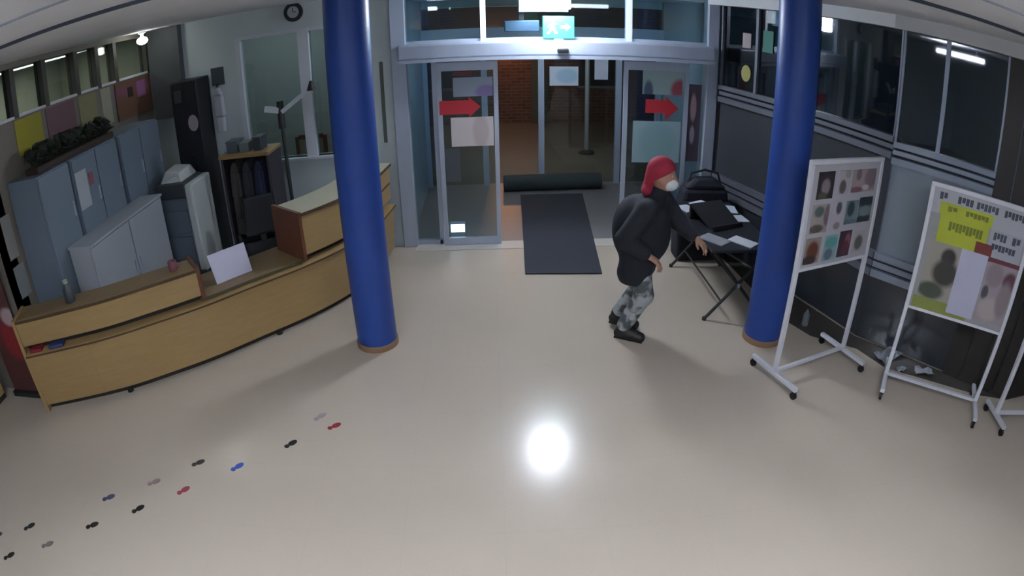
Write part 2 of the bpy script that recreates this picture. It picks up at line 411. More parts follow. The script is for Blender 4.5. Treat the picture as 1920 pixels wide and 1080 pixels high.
sheet('sticker', 'dark red oval sticker at the top of the left leaf', 'sticker', -.42, -.2, ymat, 2.04, 2.09, mat('dull red print', '#6e3436', .6))
sheet('notice', 'pale green notice on the right leaf under the red arrow', 'notice', 1.62, 2.2, ymat, 1.0, 1.5, print_mat('notice print c', '#7c959b', [('#6f8f93', .5, .5, .4, .5)]))
sheet('notice', 'pale green poster with a red patch at the top of the right leaf', 'poster', 1.72, 2.2, ymat, 1.82, 2.1, print_mat('notice print d', '#8da4a4', [('#93404e', .95, .2, .25, .5), ('#3c5066', .15, .1, .12, .5)]))
sheet('notice', 'narrow dark poster with a white strip on the right side pane', 'poster', 2.31, 2.47, YB + .025, 1.0, 1.95, print_mat('notice print e', '#4a3d4a', [('#a88b93', .4, .7, .25, .18), ('#9a93a0', .4, .35, .2, .12)]))

sheet('sticker', 'dark upright sticker on the left leaf above the small floor light', 'sticker', -.54, -.37, ymat, .8, 1.2, mat('dark grey sticker', '#3c4448', .6))
# exit sign
ex = thing('exit_sign', 'glowing green emergency exit sign on the door header', 'sign', (.75, YB - .1, 2.435))
B(-.17, .17, -.03, .03, 0.02, .27).build('sign_box', mat('glowing green sign', '#2fbf96', .4, emit='#3fd6ac', estr=1.1), ex, bevel=.006)
B(-.05, .05, -.02, .02, 0, .02).build('bracket', M_alu, ex)
M_gw = mat('glowing white pictogram', '#e8fff6', .4, emit='#d8fff0', estr=1.5)
man = MB()
man.prism_y([(-.13, .07), (-.10, .07), (-.07, .12), (-.04, .07), (-.01, .07), (-.045, .14), (-.05, .17), (-.02, .17), (-.02, .185), (-.06, .19), (-.1, .18), (-.125, .14), (-.11, .135), (-.095, .16), (-.085, .15), (-.1, .12)], -.034, -.03)
man.prism_y([(-.06 + .018 * math.cos(t * PI / 4), .212 + .018 * math.sin(t * PI / 4)) for t in range(8)], -.034, -.03)
man.build('running_figure', M_gw, ex)
MB().prism_y([(.02, .13), (.08, .13), (.08, .1), (.13, .145), (.08, .19), (.08, .16), (.02, .16)], -.034, -.03).build('arrow', M_gw, ex)

# ---------------------------------------------------------------- entrance lobby and the street behind
M_pave = mat('grey lobby floor', '#6f6f70', .35, scale=3)
struct(B(-1.1, 2.7, 6.92, 9.4, -.12, 0).build('floor_lobby', M_pave), 'grey lobby floor between the two doors')
struct(B(-7, 9, 9.4, 16.2, -.14, -.02).build('ground_outside', mat('street paving', '#5a5754', .7, scale=8)), 'dark paving outside the entrance')
M_lob = mat('blue grey lobby wall', '#8597a6', .5, scale=2)
wll = srt('wall_lobby', (0, 0, 0), 0, 'blue grey side walls of the entrance lobby')
B(-1.1, -1.02, 7.01, 9.4, 0, 2.95).build('wall_panel', M_lob, wll)
B(2.66, 2.74, 7.01, 9.4, 0, 2.95).build('wall_panel', M_lob, wll)
struct(B(-1.1, 2.74, 7.02, 9.4, 2.95, 3.05).build('ceiling_lobby', M_ceil), 'lobby ceiling')
d2 = srt('door_2', (0, 0, 0), 0, 'outer glass entrance door beyond the lobby')
for x in (-1.0, -.1, .76, 1.96, 2.6):
    B(x - .045, x + .045, 9.28, 9.36, 0, 2.3).build('door_post', M_alu, d2)
B(-1.02, 2.66, 9.26, 9.38, 2.3, 2.5).build('door_header', M_alu, d2)
for x0, x1 in ((-.955, -.145), (.805, 1.915), (2.005, 2.555)):
    B(x0, x1, 9.315, 9.325, .02, 2.3).build('pane', M_glass, d2)
B(-1.02, 2.66, 9.3, 9.34, 2.5, 2.95).build('transom_pane', M_glass, d2)
sheet('notice', 'white sheet taped to the outer glass door', 'notice', .89, 1.33, 9.31, 1.58, 1.88, print_mat('sheet print', '#c4c8ce', [('#9fb6c6', .6, .5, .4, .4)]))
sheet('notice', 'upright white sheet at the top of the outer glass door', 'notice', 1.58, 1.79, 9.31, 1.68, 2.06, mat('white sheet b', '#bfc0c8', .7))
ac = tag(B(.18, .6, 7.5, 7.8, 2.5, 2.64).build('air_curtain', mat('dark blue metal box', '#2e4258', .4), bevel=.01), 'dark blue box unit hanging behind the transom beside the exit sign', 'air curtain')
B(.36, .42, 7.62, 7.68, 2.64, 2.95).build('hanger', M_dark, ac)
# brick building across the forecourt
def brick_mat():
    m = bpy.data.materials.new('dark red brickwork'); m.use_nodes = True; nt = m.node_tree; b = nt.nodes['Principled BSDF']
    br = nt.nodes.new('ShaderNodeTexBrick'); br.inputs['Color1'].default_value = lin('#5f3a34'); br.inputs['Color2'].default_value = lin('#4c302b'); br.inputs['Mortar'].default_value = lin('#5c544b')
    br.inputs['Scale'].default_value = 1; br.inputs['Brick Width'].default_value = .24; br.inputs['Row Height'].default_value = .08; br.inputs['Mortar Size'].default_value = .008
    tc = nt.nodes.new('ShaderNodeTexCoord'); mp = nt.nodes.new('ShaderNodeMapping'); mp.inputs['Rotation'].default_value = (PI / 2, 0, 0)
    nt.links.new(tc.outputs['Object'], mp.inputs[0]); nt.links.new(mp.outputs[0], br.inputs[0]); nt.links.new(br.outputs[0], b.inputs['Base Color']); b.inputs['Roughness'].default_value = .85
    return m
bw = thing('brick_building', 'dark red brick building across the forecourt', 'building', (0, 14.5, 0))
B(-6, 8, 0, .3, -.02, 5).build('brick_facade', brick_mat(), bw)
for x in (-.9, 2.6):
    f_ = B(x - .5, x + .5, -.02, 0, .9, 2.1).build('window', M_dark, bw); B(x - .55, x + .55, -.06, 0, .84, .9).build('window_sill', M_rail, f_)
B(.95, 1.35, -.03, 0, 0, 2.0).build('door_leaf', mat('dull green door', '#3d4038', .6), bw)
sl = thing('added_street_lamp', 'added amber lamp lighting the brick building', 'lamp', (.35, 14.41, 2.2))  # lamp added to light the brick front
B(-.06, .06, -.1, .085, 0, .06).build('lamp_bracket', M_dark, sl)
MB().ball((0, -.12, -.03), .07).build('lamp_globe', mat('amber globe', '#ffd0a0', .4, emit='#ffb070', estr=LAMP_STREET_FILL), sl, smooth=True)
st = thing('stanchion', 'pale upright post with a dark foot outside the outer door', 'post', (1.8, 11.4, -.02))
MB().lathe([(.15, 0), (.15, .03), (.06, .06), (.04, .08)]).build('foot', M_dark, st, smooth=True)
MB().tube([(0, 0, .07), (0, 0, 1.95)], .045, 14).build('post', M_rail_l, st, smooth=True)
ol = thing('added_canopy_lamp', 'added long lamp hidden outside on the header of the outer door', 'lamp', (.9, 9.39, 2.32))  # unseen lamp added to light the paving, post and lower brick
B(-.6, .6, 0, .06, 0, .1).build('lamp_body', M_aluw, ol)
B(-.58, .58, .06, .075, .01, .09).build('lamp_lens', mat('canopy lens', '#ffffff', .4, emit='#ffe9d0', estr=190), ol)
struct(B(-2, 4.4, 9.42, 11.6, 2.83, 2.95).build('canopy_roof', M_ceil), 'entrance canopy outside')
# small glowing box at the foot of the left leaf
gl = thing('floor_light', 'small bright white box light low behind the left glass leaf', 'light', (-.45, 7.06, 0))
B(-.09, .09, -.03, .05, .0, .09).build('housing', M_alu, gl)
B(-.085, .085, -.034, -.03, .1, .2).build('diffuser', mat('bright diffuser', '#ffffff', .4, emit='#eaf2ff', estr=5), gl)
B(-.09, .09, -.03, .05, .09, .21).build('back_housing', M_alu, gl)

# mats
tag(MB().prism([(.315, 5.95), (1.14, 5.9), (1.33, 8.72), (.40, 8.72)], .004, .018).build('door_mat', mat('charcoal ribbed mat', '#202329', .9, col2='#2a2d36', scale=40, stretch=(8, .3, 1), bump=.2)), 'long charcoal entrance mat running through the sliding door', 'mat')
rm_ = thing('rolled_mat', 'rolled up dark mat lying across the lobby floor', 'mat', (.92, 8.98, .125))
MB().tube([(-.76, 0, 0), (.74, .06, 0)], .122, 24).build('roll', mat('dark green grey mat roll', '#2c3638', .85, scale=30, bump=.2), rm_, smooth=True)
MB().tube([(.735, .06, 0), (.752, .061, 0)], .085, 20).build('roll_end', mat('grey mat backing', '#5c6366', .8), rm_, smooth=True)

# ---------------------------------------------------------------- ceiling lamps
def ceiling_light(x, y, w, d, strength, label, col='#eaf1ff', drop=0.05, z=3.045):
    t = thing('ceiling_light', label, 'lamp', (x, y, z), 0, 'ceiling lamps')
    fr = MB().box(-w/2-.03, w/2+.03, -d/2-.03, -d/2, -drop, 0).box(-w/2-.03, w/2+.03, d/2, d/2+.03, -drop, 0).box(-w/2-.03, -w/2, -d/2, d/2, -drop, 0).box(w/2, w/2+.03, -d/2, d/2, -drop, 0)
    fr.build('frame', M_aluw, t)
    B(-w/2, w/2, -d/2, d/2, -drop + .008, -.004).build('diffuser', mat('lit diffuser %.1f' % strength, '#ffffff', .5, emit=col, estr=strength), t)
    return t
dlp = thing('door_lamp', 'bright white opal box lamp hanging above the door header', 'lamp', (.64, 6.42, 3.045))
B(-.2, .2, -.07, .07, -.03, 0).build('lamp_plate', M_aluw, dlp)
B(-.19, .19, -.06, .06, -.26, -.03).build('lamp_diffuser', mat('bright opal lamp', '#ffffff', .5, emit='#e6efff', estr=LAMP_DOOR), dlp, bevel=.012)
ceiling_light(-1.4, .55, 1.2, .6, LAMP_HALL, 'flush ceiling lamp over the reception side of the viewpoint', drop=.012)
ceiling_light(1.4, .55, 1.2, .6, LAMP_HALL, 'flush ceiling lamp over the display board side of the viewpoint', drop=.012)
def pendant(x, y, label):  # unseen lamps added to brighten the ceiling
    t = thing('added_pendant_lamp', label, 'lamp', (x, y, 3.045), 0, 'added pendant lamps of the hall')
    B(-.75, .75, -.11, .11, -.24, -.15).build('diffuser', mat('opal pendant diffuser', '#ffffff', .5, emit='#dfe9ff', estr=LAMP_PENDANT_FILL), t, bevel=.02)
    for sx in (-.6, .6): MB().tube([(sx, 0, -.15), (sx, 0, 0)], .006, 6).build('hanger', M_alu, t)
pendant(-1.9, -.1, 'added unseen opal pendant lamp over the reception side of the hall')
pendant(1.9, -.1, 'added unseen opal pendant lamp over the display board side of the hall')
ceiling_light(.62, 7.3, .5, .3, LAMP_LOBBY, 'box lamp under the lobby ceiling behind the transom', drop=.2, z=2.95)
ceiling_light(-2.9, 8.2, 2.2, 1.4, LAMP_OFFICE, 'office lamp behind the reception window', col='#f2f6f4', z=3.0)
ceiling_light(-5.1, 5.4, .5, 2.0, 8.0, 'corridor lamp behind the high windows', col='#fff6e0')
dl = thing('spot_lamp', 'small bright spot lamp under the ceiling beside the dark corner', 'lamp', (-3.98, 6.35, 3.045))
MB().lathe([(.05, 0), (.05, -.02), (.025, -.03), (.025, -.07)], n=16).build('holder', M_aluw, dl, smooth=True)
MB().ball((0, 0, -.11), .06, 1.2, 1.2, .8).build('bulb', mat('spot bulb', '#ffffff', .4, emit='#f4f6ee', estr=25), dl, smooth=True)

# ---------------------------------------------------------------- blue columns
def column(x, y, label):
    t = thing('column', label, 'column', (x, y, 0), 0, 'blue columns')
    MB().lathe([(.178, .05), (.178, 3.043)], n=48).build('shaft', M_blue, t, smooth=True)
    MB().lathe([(.188, 0), (.188, .045), (.182, .055)], n=48).build('base_ring', mat('brown base ring', '#8a6a4c', .5), t, smooth=True)
column(-1.073, 4.632, 'round blue column standing before the reception counter')
column(2.421, 4.452, 'round blue column standing between the display board and table')

# ---------------------------------------------------------------- reception counter (curved)
CP = [(-4.11, 3.43), (-3.72, 3.59), (-3.29, 3.79), (-2.93, 4.03), (-2.55, 4.32), (-2.18, 4.68), (-1.83, 5.03), (-1.52, 5.45), (-1.3, 5.95), (-1.19, 6.7)]
def catmull(P, n=6):
    P = [Vector(p) for p in P]; out = []
    for i in range(len(P) - 1):
        a, b, c, d = P[max(i - 1, 0)], P[i], P[i + 1], P[min(i + 2, len(P) - 1)]
        for k in range(n):
            t = k / n
            out.append(0.5 * ((2 * b) + (c - a) * t + (2 * a - 5 * b + 4 * c - d) * t * t + (3 * b - a - 3 * c + d) * t ** 3))
    out.append(P[-1]); return out
CC = catmull(CP); NC = len(CC) - 1
def cnorm(i):
    d = (CC[min(i + 1, NC)] - CC[max(i - 1, 0)]).normalized(); return Vector((-d.y, d.x))
def slab(i0, i1, d0, d1, z0, z1, lean=0.0):
    """curved slab along the counter front between curve samples, d0..d1 behind the front line"""
    m = MB(); vs = []; fs = []; n = i1 - i0 + 1
    for i in range(i0, i1 + 1):
        p = CC[i]; q = cnorm(i)
        for (d, z) in ((d0, z0), (d1, z0), (d1 - lean, z1), (d0 - lean, z1)):
            w_ = p + q * d; vs.append((w_.x - CX, w_.y - CY, z))
    for k in range(n - 1):
        a = k * 4; b = a + 4
        for j in range(4): fs.append((a + j, a + (j + 1) % 4, b + (j + 1) % 4, b + j))
    fs.append((3, 2, 1, 0)); e = (n - 1) * 4; fs.append((e, e + 1, e + 2, e + 3))
    return m.add(vs, fs)
CX, CY = -2.55, 4.6
rc = thing('reception_counter', 'curved light wood reception counter with a lower writing section', 'counter', (CX, CY, 0))
slab(0, NC, .06, .1, .0, .07).build('plinth', M_toe, rc)
cuts = [0, 9, 18, 27, 36, 45, NC]
for a, b in zip(cuts[:-1], cuts[1:]):
    slab(a, b, 0.004 if a else 0, .03, .065, .575, .03).build('front_panel', M_wood, rc, smooth=True)
slab(0, NC, -.05, .1, .578, .605).build('ledge', M_wood, rc, smooth=True)
slab(0, NC, -.052, -.04, .583, .6).build('ledge_edge_strip', mat('dark edge strip', '#4b3820', .6), rc)
iL, iR = 24, 37
slab(0, iL, .09, .12, .605, .67).build('recess_back', M_toe, rc)
slab(iR, NC, .09, .12, .605, .67).build('recess_back', M_toe, rc)
slab(0, iL, 0.0, .03, .675, .895, .015).build('upper_panel', M_wood, rc, smooth=True)
slab(0, iL, -.02, .28, .9, .93).build('counter_top', M_woodt, rc, smooth=True)
slab(0, iL, -.024, -.012, .902, .926).build('edge_strip', mat('dark edge strip', '#4b3820', .6), rc)
slab(iR, iR + 8, .0, .03, .675, 1.06, .01).build('upper_panel', M_wood, rc, smooth=True)
slab(iR + 8, NC, .002, .03, .675, 1.06, .01).build('upper_panel', M_wood, rc, smooth=True)
slab(iR, NC, -.004, .0, .85, .875, 0).build('groove_strip', MATS['dark edge strip'], rc)
slab(iR, NC, -.03, .4, 1.065, 1.1).build('counter_top', mat('lamplit counter top', '#b9b49c', .4, col2='#aaa48a', scale=4), rc, smooth=True)  # lamplight on this section put into the paler top colour
slab(iR, NC, -.034, -.024, 1.067, 1.096).build('edge_strip', MATS['dark edge strip'], rc)
slab(iL, iR, .02, .55, .61, .64).build('writing_top', M_woodt, rc, smooth=True)
slab(iL, iR, .016, .024, .612, .638).build('edge_strip', mat('olive edge strip', '#4c4d33', .6), rc)
def endp(i, d0, d1, z0, z1, side, m):
    p = CC[i]; q = cnorm(i); t = Vector((q.y, -q.x)) * .035 * side
    a = p + q * d0; b = p + q * d1
    lo = [(v.x - CX, v.y - CY) for v in (a, b, b + t, a + t)]
    MB().prism(lo, z0, z1).build('end_panel', m, rc)
endp(iL, -.02, .34, .64, .94, 1, M_woodd)
endp(iR, -.03, .46, .64, 1.105, -1, M_woodd)
endp(0, -.02, .3, .0, .935, -1, M_wood)
for i in (12, 32, 48):
    p = CC[i] + cnorm(i) * .03; MB().lathe([(.03, 0), (.03, .06)], (p.x - CX, p.y - CY), 14).build('foot', M_dark, rc, smooth=True)
# second counter piece at the far left edge
rc2 = thing('side_counter', 'light wood counter piece cut by the left picture edge', 'counter', (-5.42, 3.25, 0))
B(-.55, .5, -.02, .32, .0, .06).build('plinth', M_toe, rc2); B(-.55, .53, -.05, .3, .065, .58).build('front_panel', M_wood, rc2, bevel=.01)
B(-.57, .55, -.08, .33, .585, .615).build('ledge', M_woodt, rc2, bevel=.005)
# leaflets lying in the recess
def on_curve(i, d, z): p = CC[i] + cnorm(i) * d; return Vector((p.x, p.y, z))
for (i0, i1, colr, nm, lb) in ((1, 3, '#8e2430', 'red', 'red folder in the recess at the left end of the counter'), (4, 6, '#33406a', 'blue', 'dark blue folder in the counter recess beside the red one')):
    m = MB(); a = on_curve(i0, .02, 0) - on_curve(i0, 0, 0); vs = []
    p0, p1 = on_curve(i0, -.02, .606), on_curve(i1, -.02, .606); p2, p3 = on_curve(i1, .075, .606), on_curve(i0, .075, .606)
    m.hexa([p0, p1, p2, p3], [v + Vector((0, 0, .03)) for v in (p0, p1, p2, p3)])
    f_ = tag(m.build('folder', mat('%s card' % nm, colr, .6), bevel=.004), lb, 'folder')
# white sign on the low section
ps = thing('paper_sign', 'blank white paper sign propped on the low part of the counter', 'sign', (-2.4, 4.74, .641), math.atan2(.36, .34))
MB().hexa([(-.18, -.012, 0), (.2, -.012, 0), (.2, -.008, 0), (-.18, -.008, 0)], [(-.2, .05, .27), (.19, .05, .27), (.19, .054, .27), (-.2, .054, .27)]).build('sheet', mat('lilac white sign sheet', '#c2c1d2', .65), ps)
MB().hexa([(-.03, .12, 0), (.03, .12, 0), (.03, .124, 0), (-.03, .124, 0)], [(-.03, .052, .2), (.03, .052, .2), (.03, .056, .2), (-.03, .056, .2)]).build('strut', M_white, ps)
# pump bottle at the door end
pb = thing('pump_bottle', 'white sanitiser pump bottle at the door end of the counter', 'bottle', (-1.42, 6.45, 1.1))
MB().lathe([(.045, 0), (.05, .01), (.05, .17), (.02, .2), (.02, .215)], n=20).build('bottle_body', mat('white plastic', '#d6d8de', .35), pb, smooth=True)
MB().tube([(0, 0, .215), (0, 0, .26), (.05, -.01, .262)], .009, 8).build('pump', MATS['white plastic'], pb, smooth=True)

# ---------------------------------------------------------------- reception back office furniture
M_lock = mat('blue grey locker steel', '#6c7986', .45, scale=2)
M_lock2 = mat('dark gap', '#20262e', .7)
def locker(y0, y1, nd, label):
    t = thing('metal_locker', label, 'locker', (-3.8, (y0 + y1) / 2, 0), 0, 'blue grey lockers along the left wall')
    h = (y1 - y0) / 2
    B(-.42, -.02, -h, h, 0, 2.0).build('locker_body', M_lock, t)
    w_ = 2 * h / nd
    for k in range(nd):
        d = B(-.02, 0, -h + k * w_ + .008, -h + (k + 1) * w_ - .008, .06, 1.985).build('door', M_lock, t)
        B(0, .02, -h + (k + 1) * w_ - .06, -h + (k + 1) * w_ - .045, 1.5, 1.64).build('handle', M_alu, d)
    return t
locker(3.93, 4.41, 1, 'single door blue grey locker nearest the left picture edge')
locker(4.46, 5.28, 2, 'double door blue grey locker with a notice, middle of the row')
locker(5.34, 6.2, 2, 'double door blue grey locker next to the black cabinet')
tag(B(-3.798, -3.794, 4.47, 4.66, 1.5, 1.86).build('notice', mat('grey white notice', '#a9b0b6', .7)), 'white notice stuck on the middle locker', 'notice')
tag(B(-3.798, -3.794, 4.69, 4.76, 1.68, 1.8).build('sticker', mat('dull red sticker', '#8c4a50', .6)), 'small red sticker beside the notice on the middle locker', 'sticker')
# leafy boxes on the lockers
M_leaf = mat('dark green leaves', '#161c14', .7, col2='#232b1d', scale=20)
def plant(y, n, sp, label):
    t = thing('plant_trough', label, 'plant', (-3.98, y, 2.0), 0, None)
    B(-.09, .09, -sp, sp, 0, .06).build('trough', mat('dark brown trough', '#3a2a22', .7), t, bevel=.008)
    for k in range(n):
        a = random.uniform(0, 2 * PI); yy = random.uniform(-sp, sp); L_ = random.uniform(.1, .15); h = random.uniform(.05, .2)
        dx, dy = math.cos(a), math.sin(a); px, py = -dy, dx
        w_ = random.uniform(.025, .045)
        p = [(0, yy, .05), (dx * L_ * .5 + px * w_, yy + dy * L_ * .5 + py * w_, .05 + h), (dx * L_, yy + dy * L_, .05 + h * .7), (dx * L_ * .5 - px * w_, yy + dy * L_ * .5 - py * w_, .05 + h)]
        q = [(a_, b_, c_ + .004) for a_, b_, c_ in p]
        MB().hexa(p, q).build('leaf', M_leaf, t)
plant(4.72, 190, .66, 'long trough of dark leafy plants along the top of the lockers')
# posters on the left wall
def wallsheet(name, label, cat, y0, y1, z0, z1, m): return tag(B(XL + .002, XL + .008, y0, y1, z0, z1).build(name, m), label, cat)
wallsheet('poster', 'bright yellow poster on the left wall under the windows', 'poster', 4.2, 4.62, 2.17, 2.5, mat('yellow poster', '#a39a1e', .7, col2='#8e8430', scale=3))
wallsheet('poster', 'pinkish brown poster right of the yellow one', 'poster', 4.7, 5.2, 2.12, 2.5, print_mat('pink print', '#6d4e52', [('#8a3b48', .5, .4, .3, .4)]))
wallsheet('poster', 'olive cream poster in the middle of the left wall', 'poster', 5.28, 5.62, 2.08, 2.5, mat('olive poster', '#8a855f', .7))
wallsheet('poster', 'narrow pale poster beside the olive one', 'poster', 5.72, 5.92, 2.08, 2.5, mat('pale poster', '#9c9d86', .7))
nb = tag(B(XL + .002, XL + .02, 6.02, 6.84, 2.06, 2.5).build('notice_board', print_mat('cork print', '#6b4c3a', [('#8d4f82', .5, .75, .5, .3)])), 'brown cork notice board next to the dark corner', 'notice board')
B(.0, .004, .0, .2, .0, .2).build('pinned_sheet', mat('pinkish violet sheet', '#96628e', .7), nb).location = (XL + .02, 6.5, 2.26)
B(.0, .004, .0, .12, .0, .12).build('pinned_sheet', mat('dark sheet', '#2e2622', .7), nb).location = (XL + .02, 6.28, 2.3)
wallsheet('notice', 'white sheet low on the left wall before the lockers', 'notice', 3.74, 3.88, 1.35, 1.75, mat('wall sheet', '#8d8d88', .7))
wallsheet('notice', 'lower white sheet on the left wall before the lockers', 'notice', 3.74, 3.9, .98, 1.28, mat('wall sheet b', '#8a8f8f', .7))
# red banner at the left edge
bn = thing('banner_stand', 'dark red banner stand cut by the left picture edge', 'banner', (-4.55, 3.64, 0))
B(-.25, .2, -.05, .05, 0, .06).build('banner_base', M_dark, bn, bevel=.01)
MB().hexa([(-.24, -.01, .06), (.16, -.01, .06), (.16, 0, .06), (-.24, 0, .06)], [(-.24, .02, 1.95), (.16, .02, 1.95), (.16, .03, 1.95), (-.24, .03, 1.95)]).build('banner_sheet', print_mat('banner print', '#57302e', [('#8f2a30', .8, .3, .5, .12), ('#b9a0a0', .85, .42, .3, .05), ('#a03038', .8, .85, .4, .08), ('#2b2426', .9, .95, .3, .05)]), bn)
MB().tube([(0, .06, .05), (0, .06, 1.95)], .012, 8).build('pole', M_alu, bn)
# white low cabinet in front of the lockers
lc = thing('low_cabinet', 'waist high white cabinet row in front of the lockers', 'cabinet', (-3.64, 4.82, 0))
M_lc = mat('white grey laminate', '#9fa3a8', .5, scale=2)
B(-.14, .12, -.7, .7, 0, 1.26).build('cabinet_body', M_lc, lc); B(-.15, .15, -.71, .71, 1.26, 1.285).build('cabinet_top', M_lc, lc, bevel=.004)
for k in range(2):
    d = B(.12, .138, -.69 + k * .7, -.01 + k * .7, .05, 1.25).build('door', M_lc, lc); B(.138, .155, -.06 + k * .1, -.045 + k * .1, .7, .85).build('handle', M_alu, d)
bt = thing('desk_bottle', 'dark bottle with pale cap at the left end of the counter', 'bottle', (-3.62, 3.77, .931))
MB().lathe([(.045, 0), (.05, .01), (.05, .12), (.02, .17)], n=16).build('bottle_body', mat('dark bottle', '#3c4246', .4), bt, smooth=True)
MB().lathe([(.024, .17), (.024, .2), (.0, .205)], n=12).build('cap', mat('pale green cap', '#9da88c', .5), bt, smooth=True)
mg = thing('mug', 'dull pink mug on the left counter top near the paper sign', 'mug', (-2.76, 4.3, .931))
MB().lathe([(.038, 0), (.042, .01), (.042, .09), (.037, .09), (.037, .02)], n=18).build('cup', mat('dull pink ceramic', '#7d5058', .4), mg, smooth=True)
MB().tube([(.04, 0, .075), (.065, 0, .065), (.065, 0, .035), (.04, 0, .025)], .007, 8).build('handle', MATS['dull pink ceramic'], mg, smooth=True)
# black tall cabinet
bc = thing('black_cabinet', 'tall black cabinet with pale stickers in the corner', 'cabinet', (-3.545, 6.66, 0))
M_blk = mat('matt black steel', '#17181c', .5)
B(-.175, .175, -.17, .2, 0, 2.35).build('cabinet_body', M_blk, bc, bevel=.01)
for k in range(2):
    d = B(-.172 + k * .173, -.001 + k * .173, -.195, -.17, .08, 2.33).build('door', mat('black door', '#1c1d22', .4), bc); B(-.03 + k * .04, -.015 + k * .04, -.215, -.195, 1.2, 1.45).build('handle', M_dark, d)
MB().prism_y([(.09 + .07 * math.cos(a * PI / 6), 1.84 + .1 * math.sin(a * PI / 6)) for a in range(12)], -.2, -.195).build('round_sticker', mat('pinkish white sticker', '#a89ca6', .6), bc)
B(-.13, -.03, -.2, -.195, 2.1, 2.25).build('sticker', mat('dim sticker', '#43424a', .6), bc)
hc = thing('hanging_coat', 'pale coat hanging on the wall right of the black cabinet', 'coat', (-3.45, 6.87, 1.62))
cm = MB()
for (z0, z1, w0, w1) in ((.0, .2, .055, .06), (.2, .46, .07, .06), (.46, .56, .06, .02)):
    cm.hexa([(.2 - w0, -.09, z0), (.2 + w0, -.09, z0), (.2 + w0, 0, z0), (.2 - w0, 0, z0)], [(.2 - w1, -.08, z1), (.2 + w1, -.08, z1), (.2 + w1, 0, z1), (.2 - w1, 0, z1)])
cm.build('coat_body', mat('pale grey cloth', '#b3b6bd', .9, scale=9, stretch=(3, 1, .5), bump=.3), hc, bevel=.02)
MB().tube([(.2, 0, .6), (.2, -.05, .56), (.2, -.06, .6)], .008, 6).build('hook', M_dark, hc)
tag(B(-3.34, -3.17, YB - .022, YB - .002, 2.2, 2.42).build('notice_board', mat('dark slate board', '#3c474c', .6)), 'small dark board on the white wall above the pale coat', 'notice board')
# copier
cp = thing('photocopier', 'white photocopier with dark top in front of the lockers', 'photocopier', (-3.43, 5.95, 0))
M_cw = mat('off white plastic', '#b9bfbc', .5); M_cg = mat('grey blue plastic', '#5a6570', .5)
B(-.25, .22, -.24, .24, .05, 1.15).build('copier_body', M_cg, cp, bevel=.02)
B(.14, .235, -.25, .25, .3, 1.3).build('side_cover', M_cw, cp, bevel=.02)
B(-.24, .14, -.235, .235, 1.15, 1.32).build('scanner_unit', mat('dark grey plastic', '#33393d', .5), cp, bevel=.02)
MB().hexa([(-.2, -.2, 1.32), (.1, -.2, 1.32), (.1, .2, 1.32), (-.2, .2, 1.32)], [(-.16, -.1, 1.44), (.06, -.16, 1.42), (.06, .14, 1.44), (-.16, .16, 1.46)]).build('document_feeder', M_cw, cp, bevel=.02)
for k in range(3): B(-.22, .13, -.262, -.24, .15 + k * .3, .42 + k * .3).build('paper_tray', M_cg, cp, bevel=.008)
# dark cupboard with wooden top and coats
dc = thing('cupboard', 'dark open cupboard with a light wooden top behind the counter', 'cupboard', (-2.72, 6.4, 0))
M_dc = mat('dark plum grey board', '#35323a', .6); 
B(-.34, .29, -.2, .25, 1.41, 1.45).build('top', mat('light wood board', '#94794c', .5, col2='#816740', scale=5, stretch=(6, 1, 1)), dc, bevel=.006)
B(-.32, -.29, -.18, .24, 0, 1.41).build('side_panel', M_dc, dc); B(.25, .28, -.18, .24, 0, 1.41).build('side_panel', M_dc, dc)
B(-.29, .25, .22, .24, .05, 1.41).build('back_panel', M_dc, dc); B(-.29, .25, -.18, .22, .3, .33).build('shelf', M_dc, dc); B(-.29, .25, -.18, .22, .02, .05).build('shelf', M_dc, dc)
for (dx, colr, nm) in ((-.17, '#45413f', 'brown grey'), (-.02, '#33323a', 'charcoal'), (.13, '#262c44', 'navy')):
    co = thing('jacket', '%s jacket hanging in the dark cupboard' % nm, 'jacket', (-2.72 + dx, 6.38, .5))
    mb = MB()
    for (z0, z1, a, b) in ((0, .45, .075, .07), (.45, .75, .07, .06), (.75, .86, .06, .02)):
        mb.hexa([(-a, -.17, z0), (a, -.17, z0), (a, .12, z0), (-a, .12, z0)], [(-b, -.16, z1), (b, -.16, z1), (b, .11, z1), (-b, .11, z1)])
    mb.build('body_cloth', mat('%s cloth' % nm, colr, .9, scale=12, stretch=(4, 1, .4), bump=.4), co, bevel=.02)
    MB().hexa([(-.05, -.2, .2), (.02, -.2, .2), (.02, -.15, .2), (-.05, -.15, .2)], [(-.04, -.17, .76), (.03, -.17, .76), (.03, -.12, .76), (-.04, -.12, .76)]).build('sleeve', MATS['%s cloth' % nm], co, bevel=.015)
# clutter on the cupboard
for (dx, w_, h, colr, lb) in ((-.2, .07, .12, '#54606a', 'grey blue binder box'), (-.05, .06, .09, '#6f7a78', 'pale grey box'), (.12, .05, .14, '#384048', 'dark slate box')):
    bx = thing('storage_box', '%s on the wooden cupboard top' % lb, 'box', (-2.72 + dx, 6.42, 1.45), 0, 'boxes on the cupboard')
    B(-w_, w_, -.1, .1, 0, h).build('box_body', mat(lb, colr, .6), bx, bevel=.005); B(-w_ - .004, w_ + .004, -.104, .104, h, h + .015).build('lid', MATS[lb], bx)
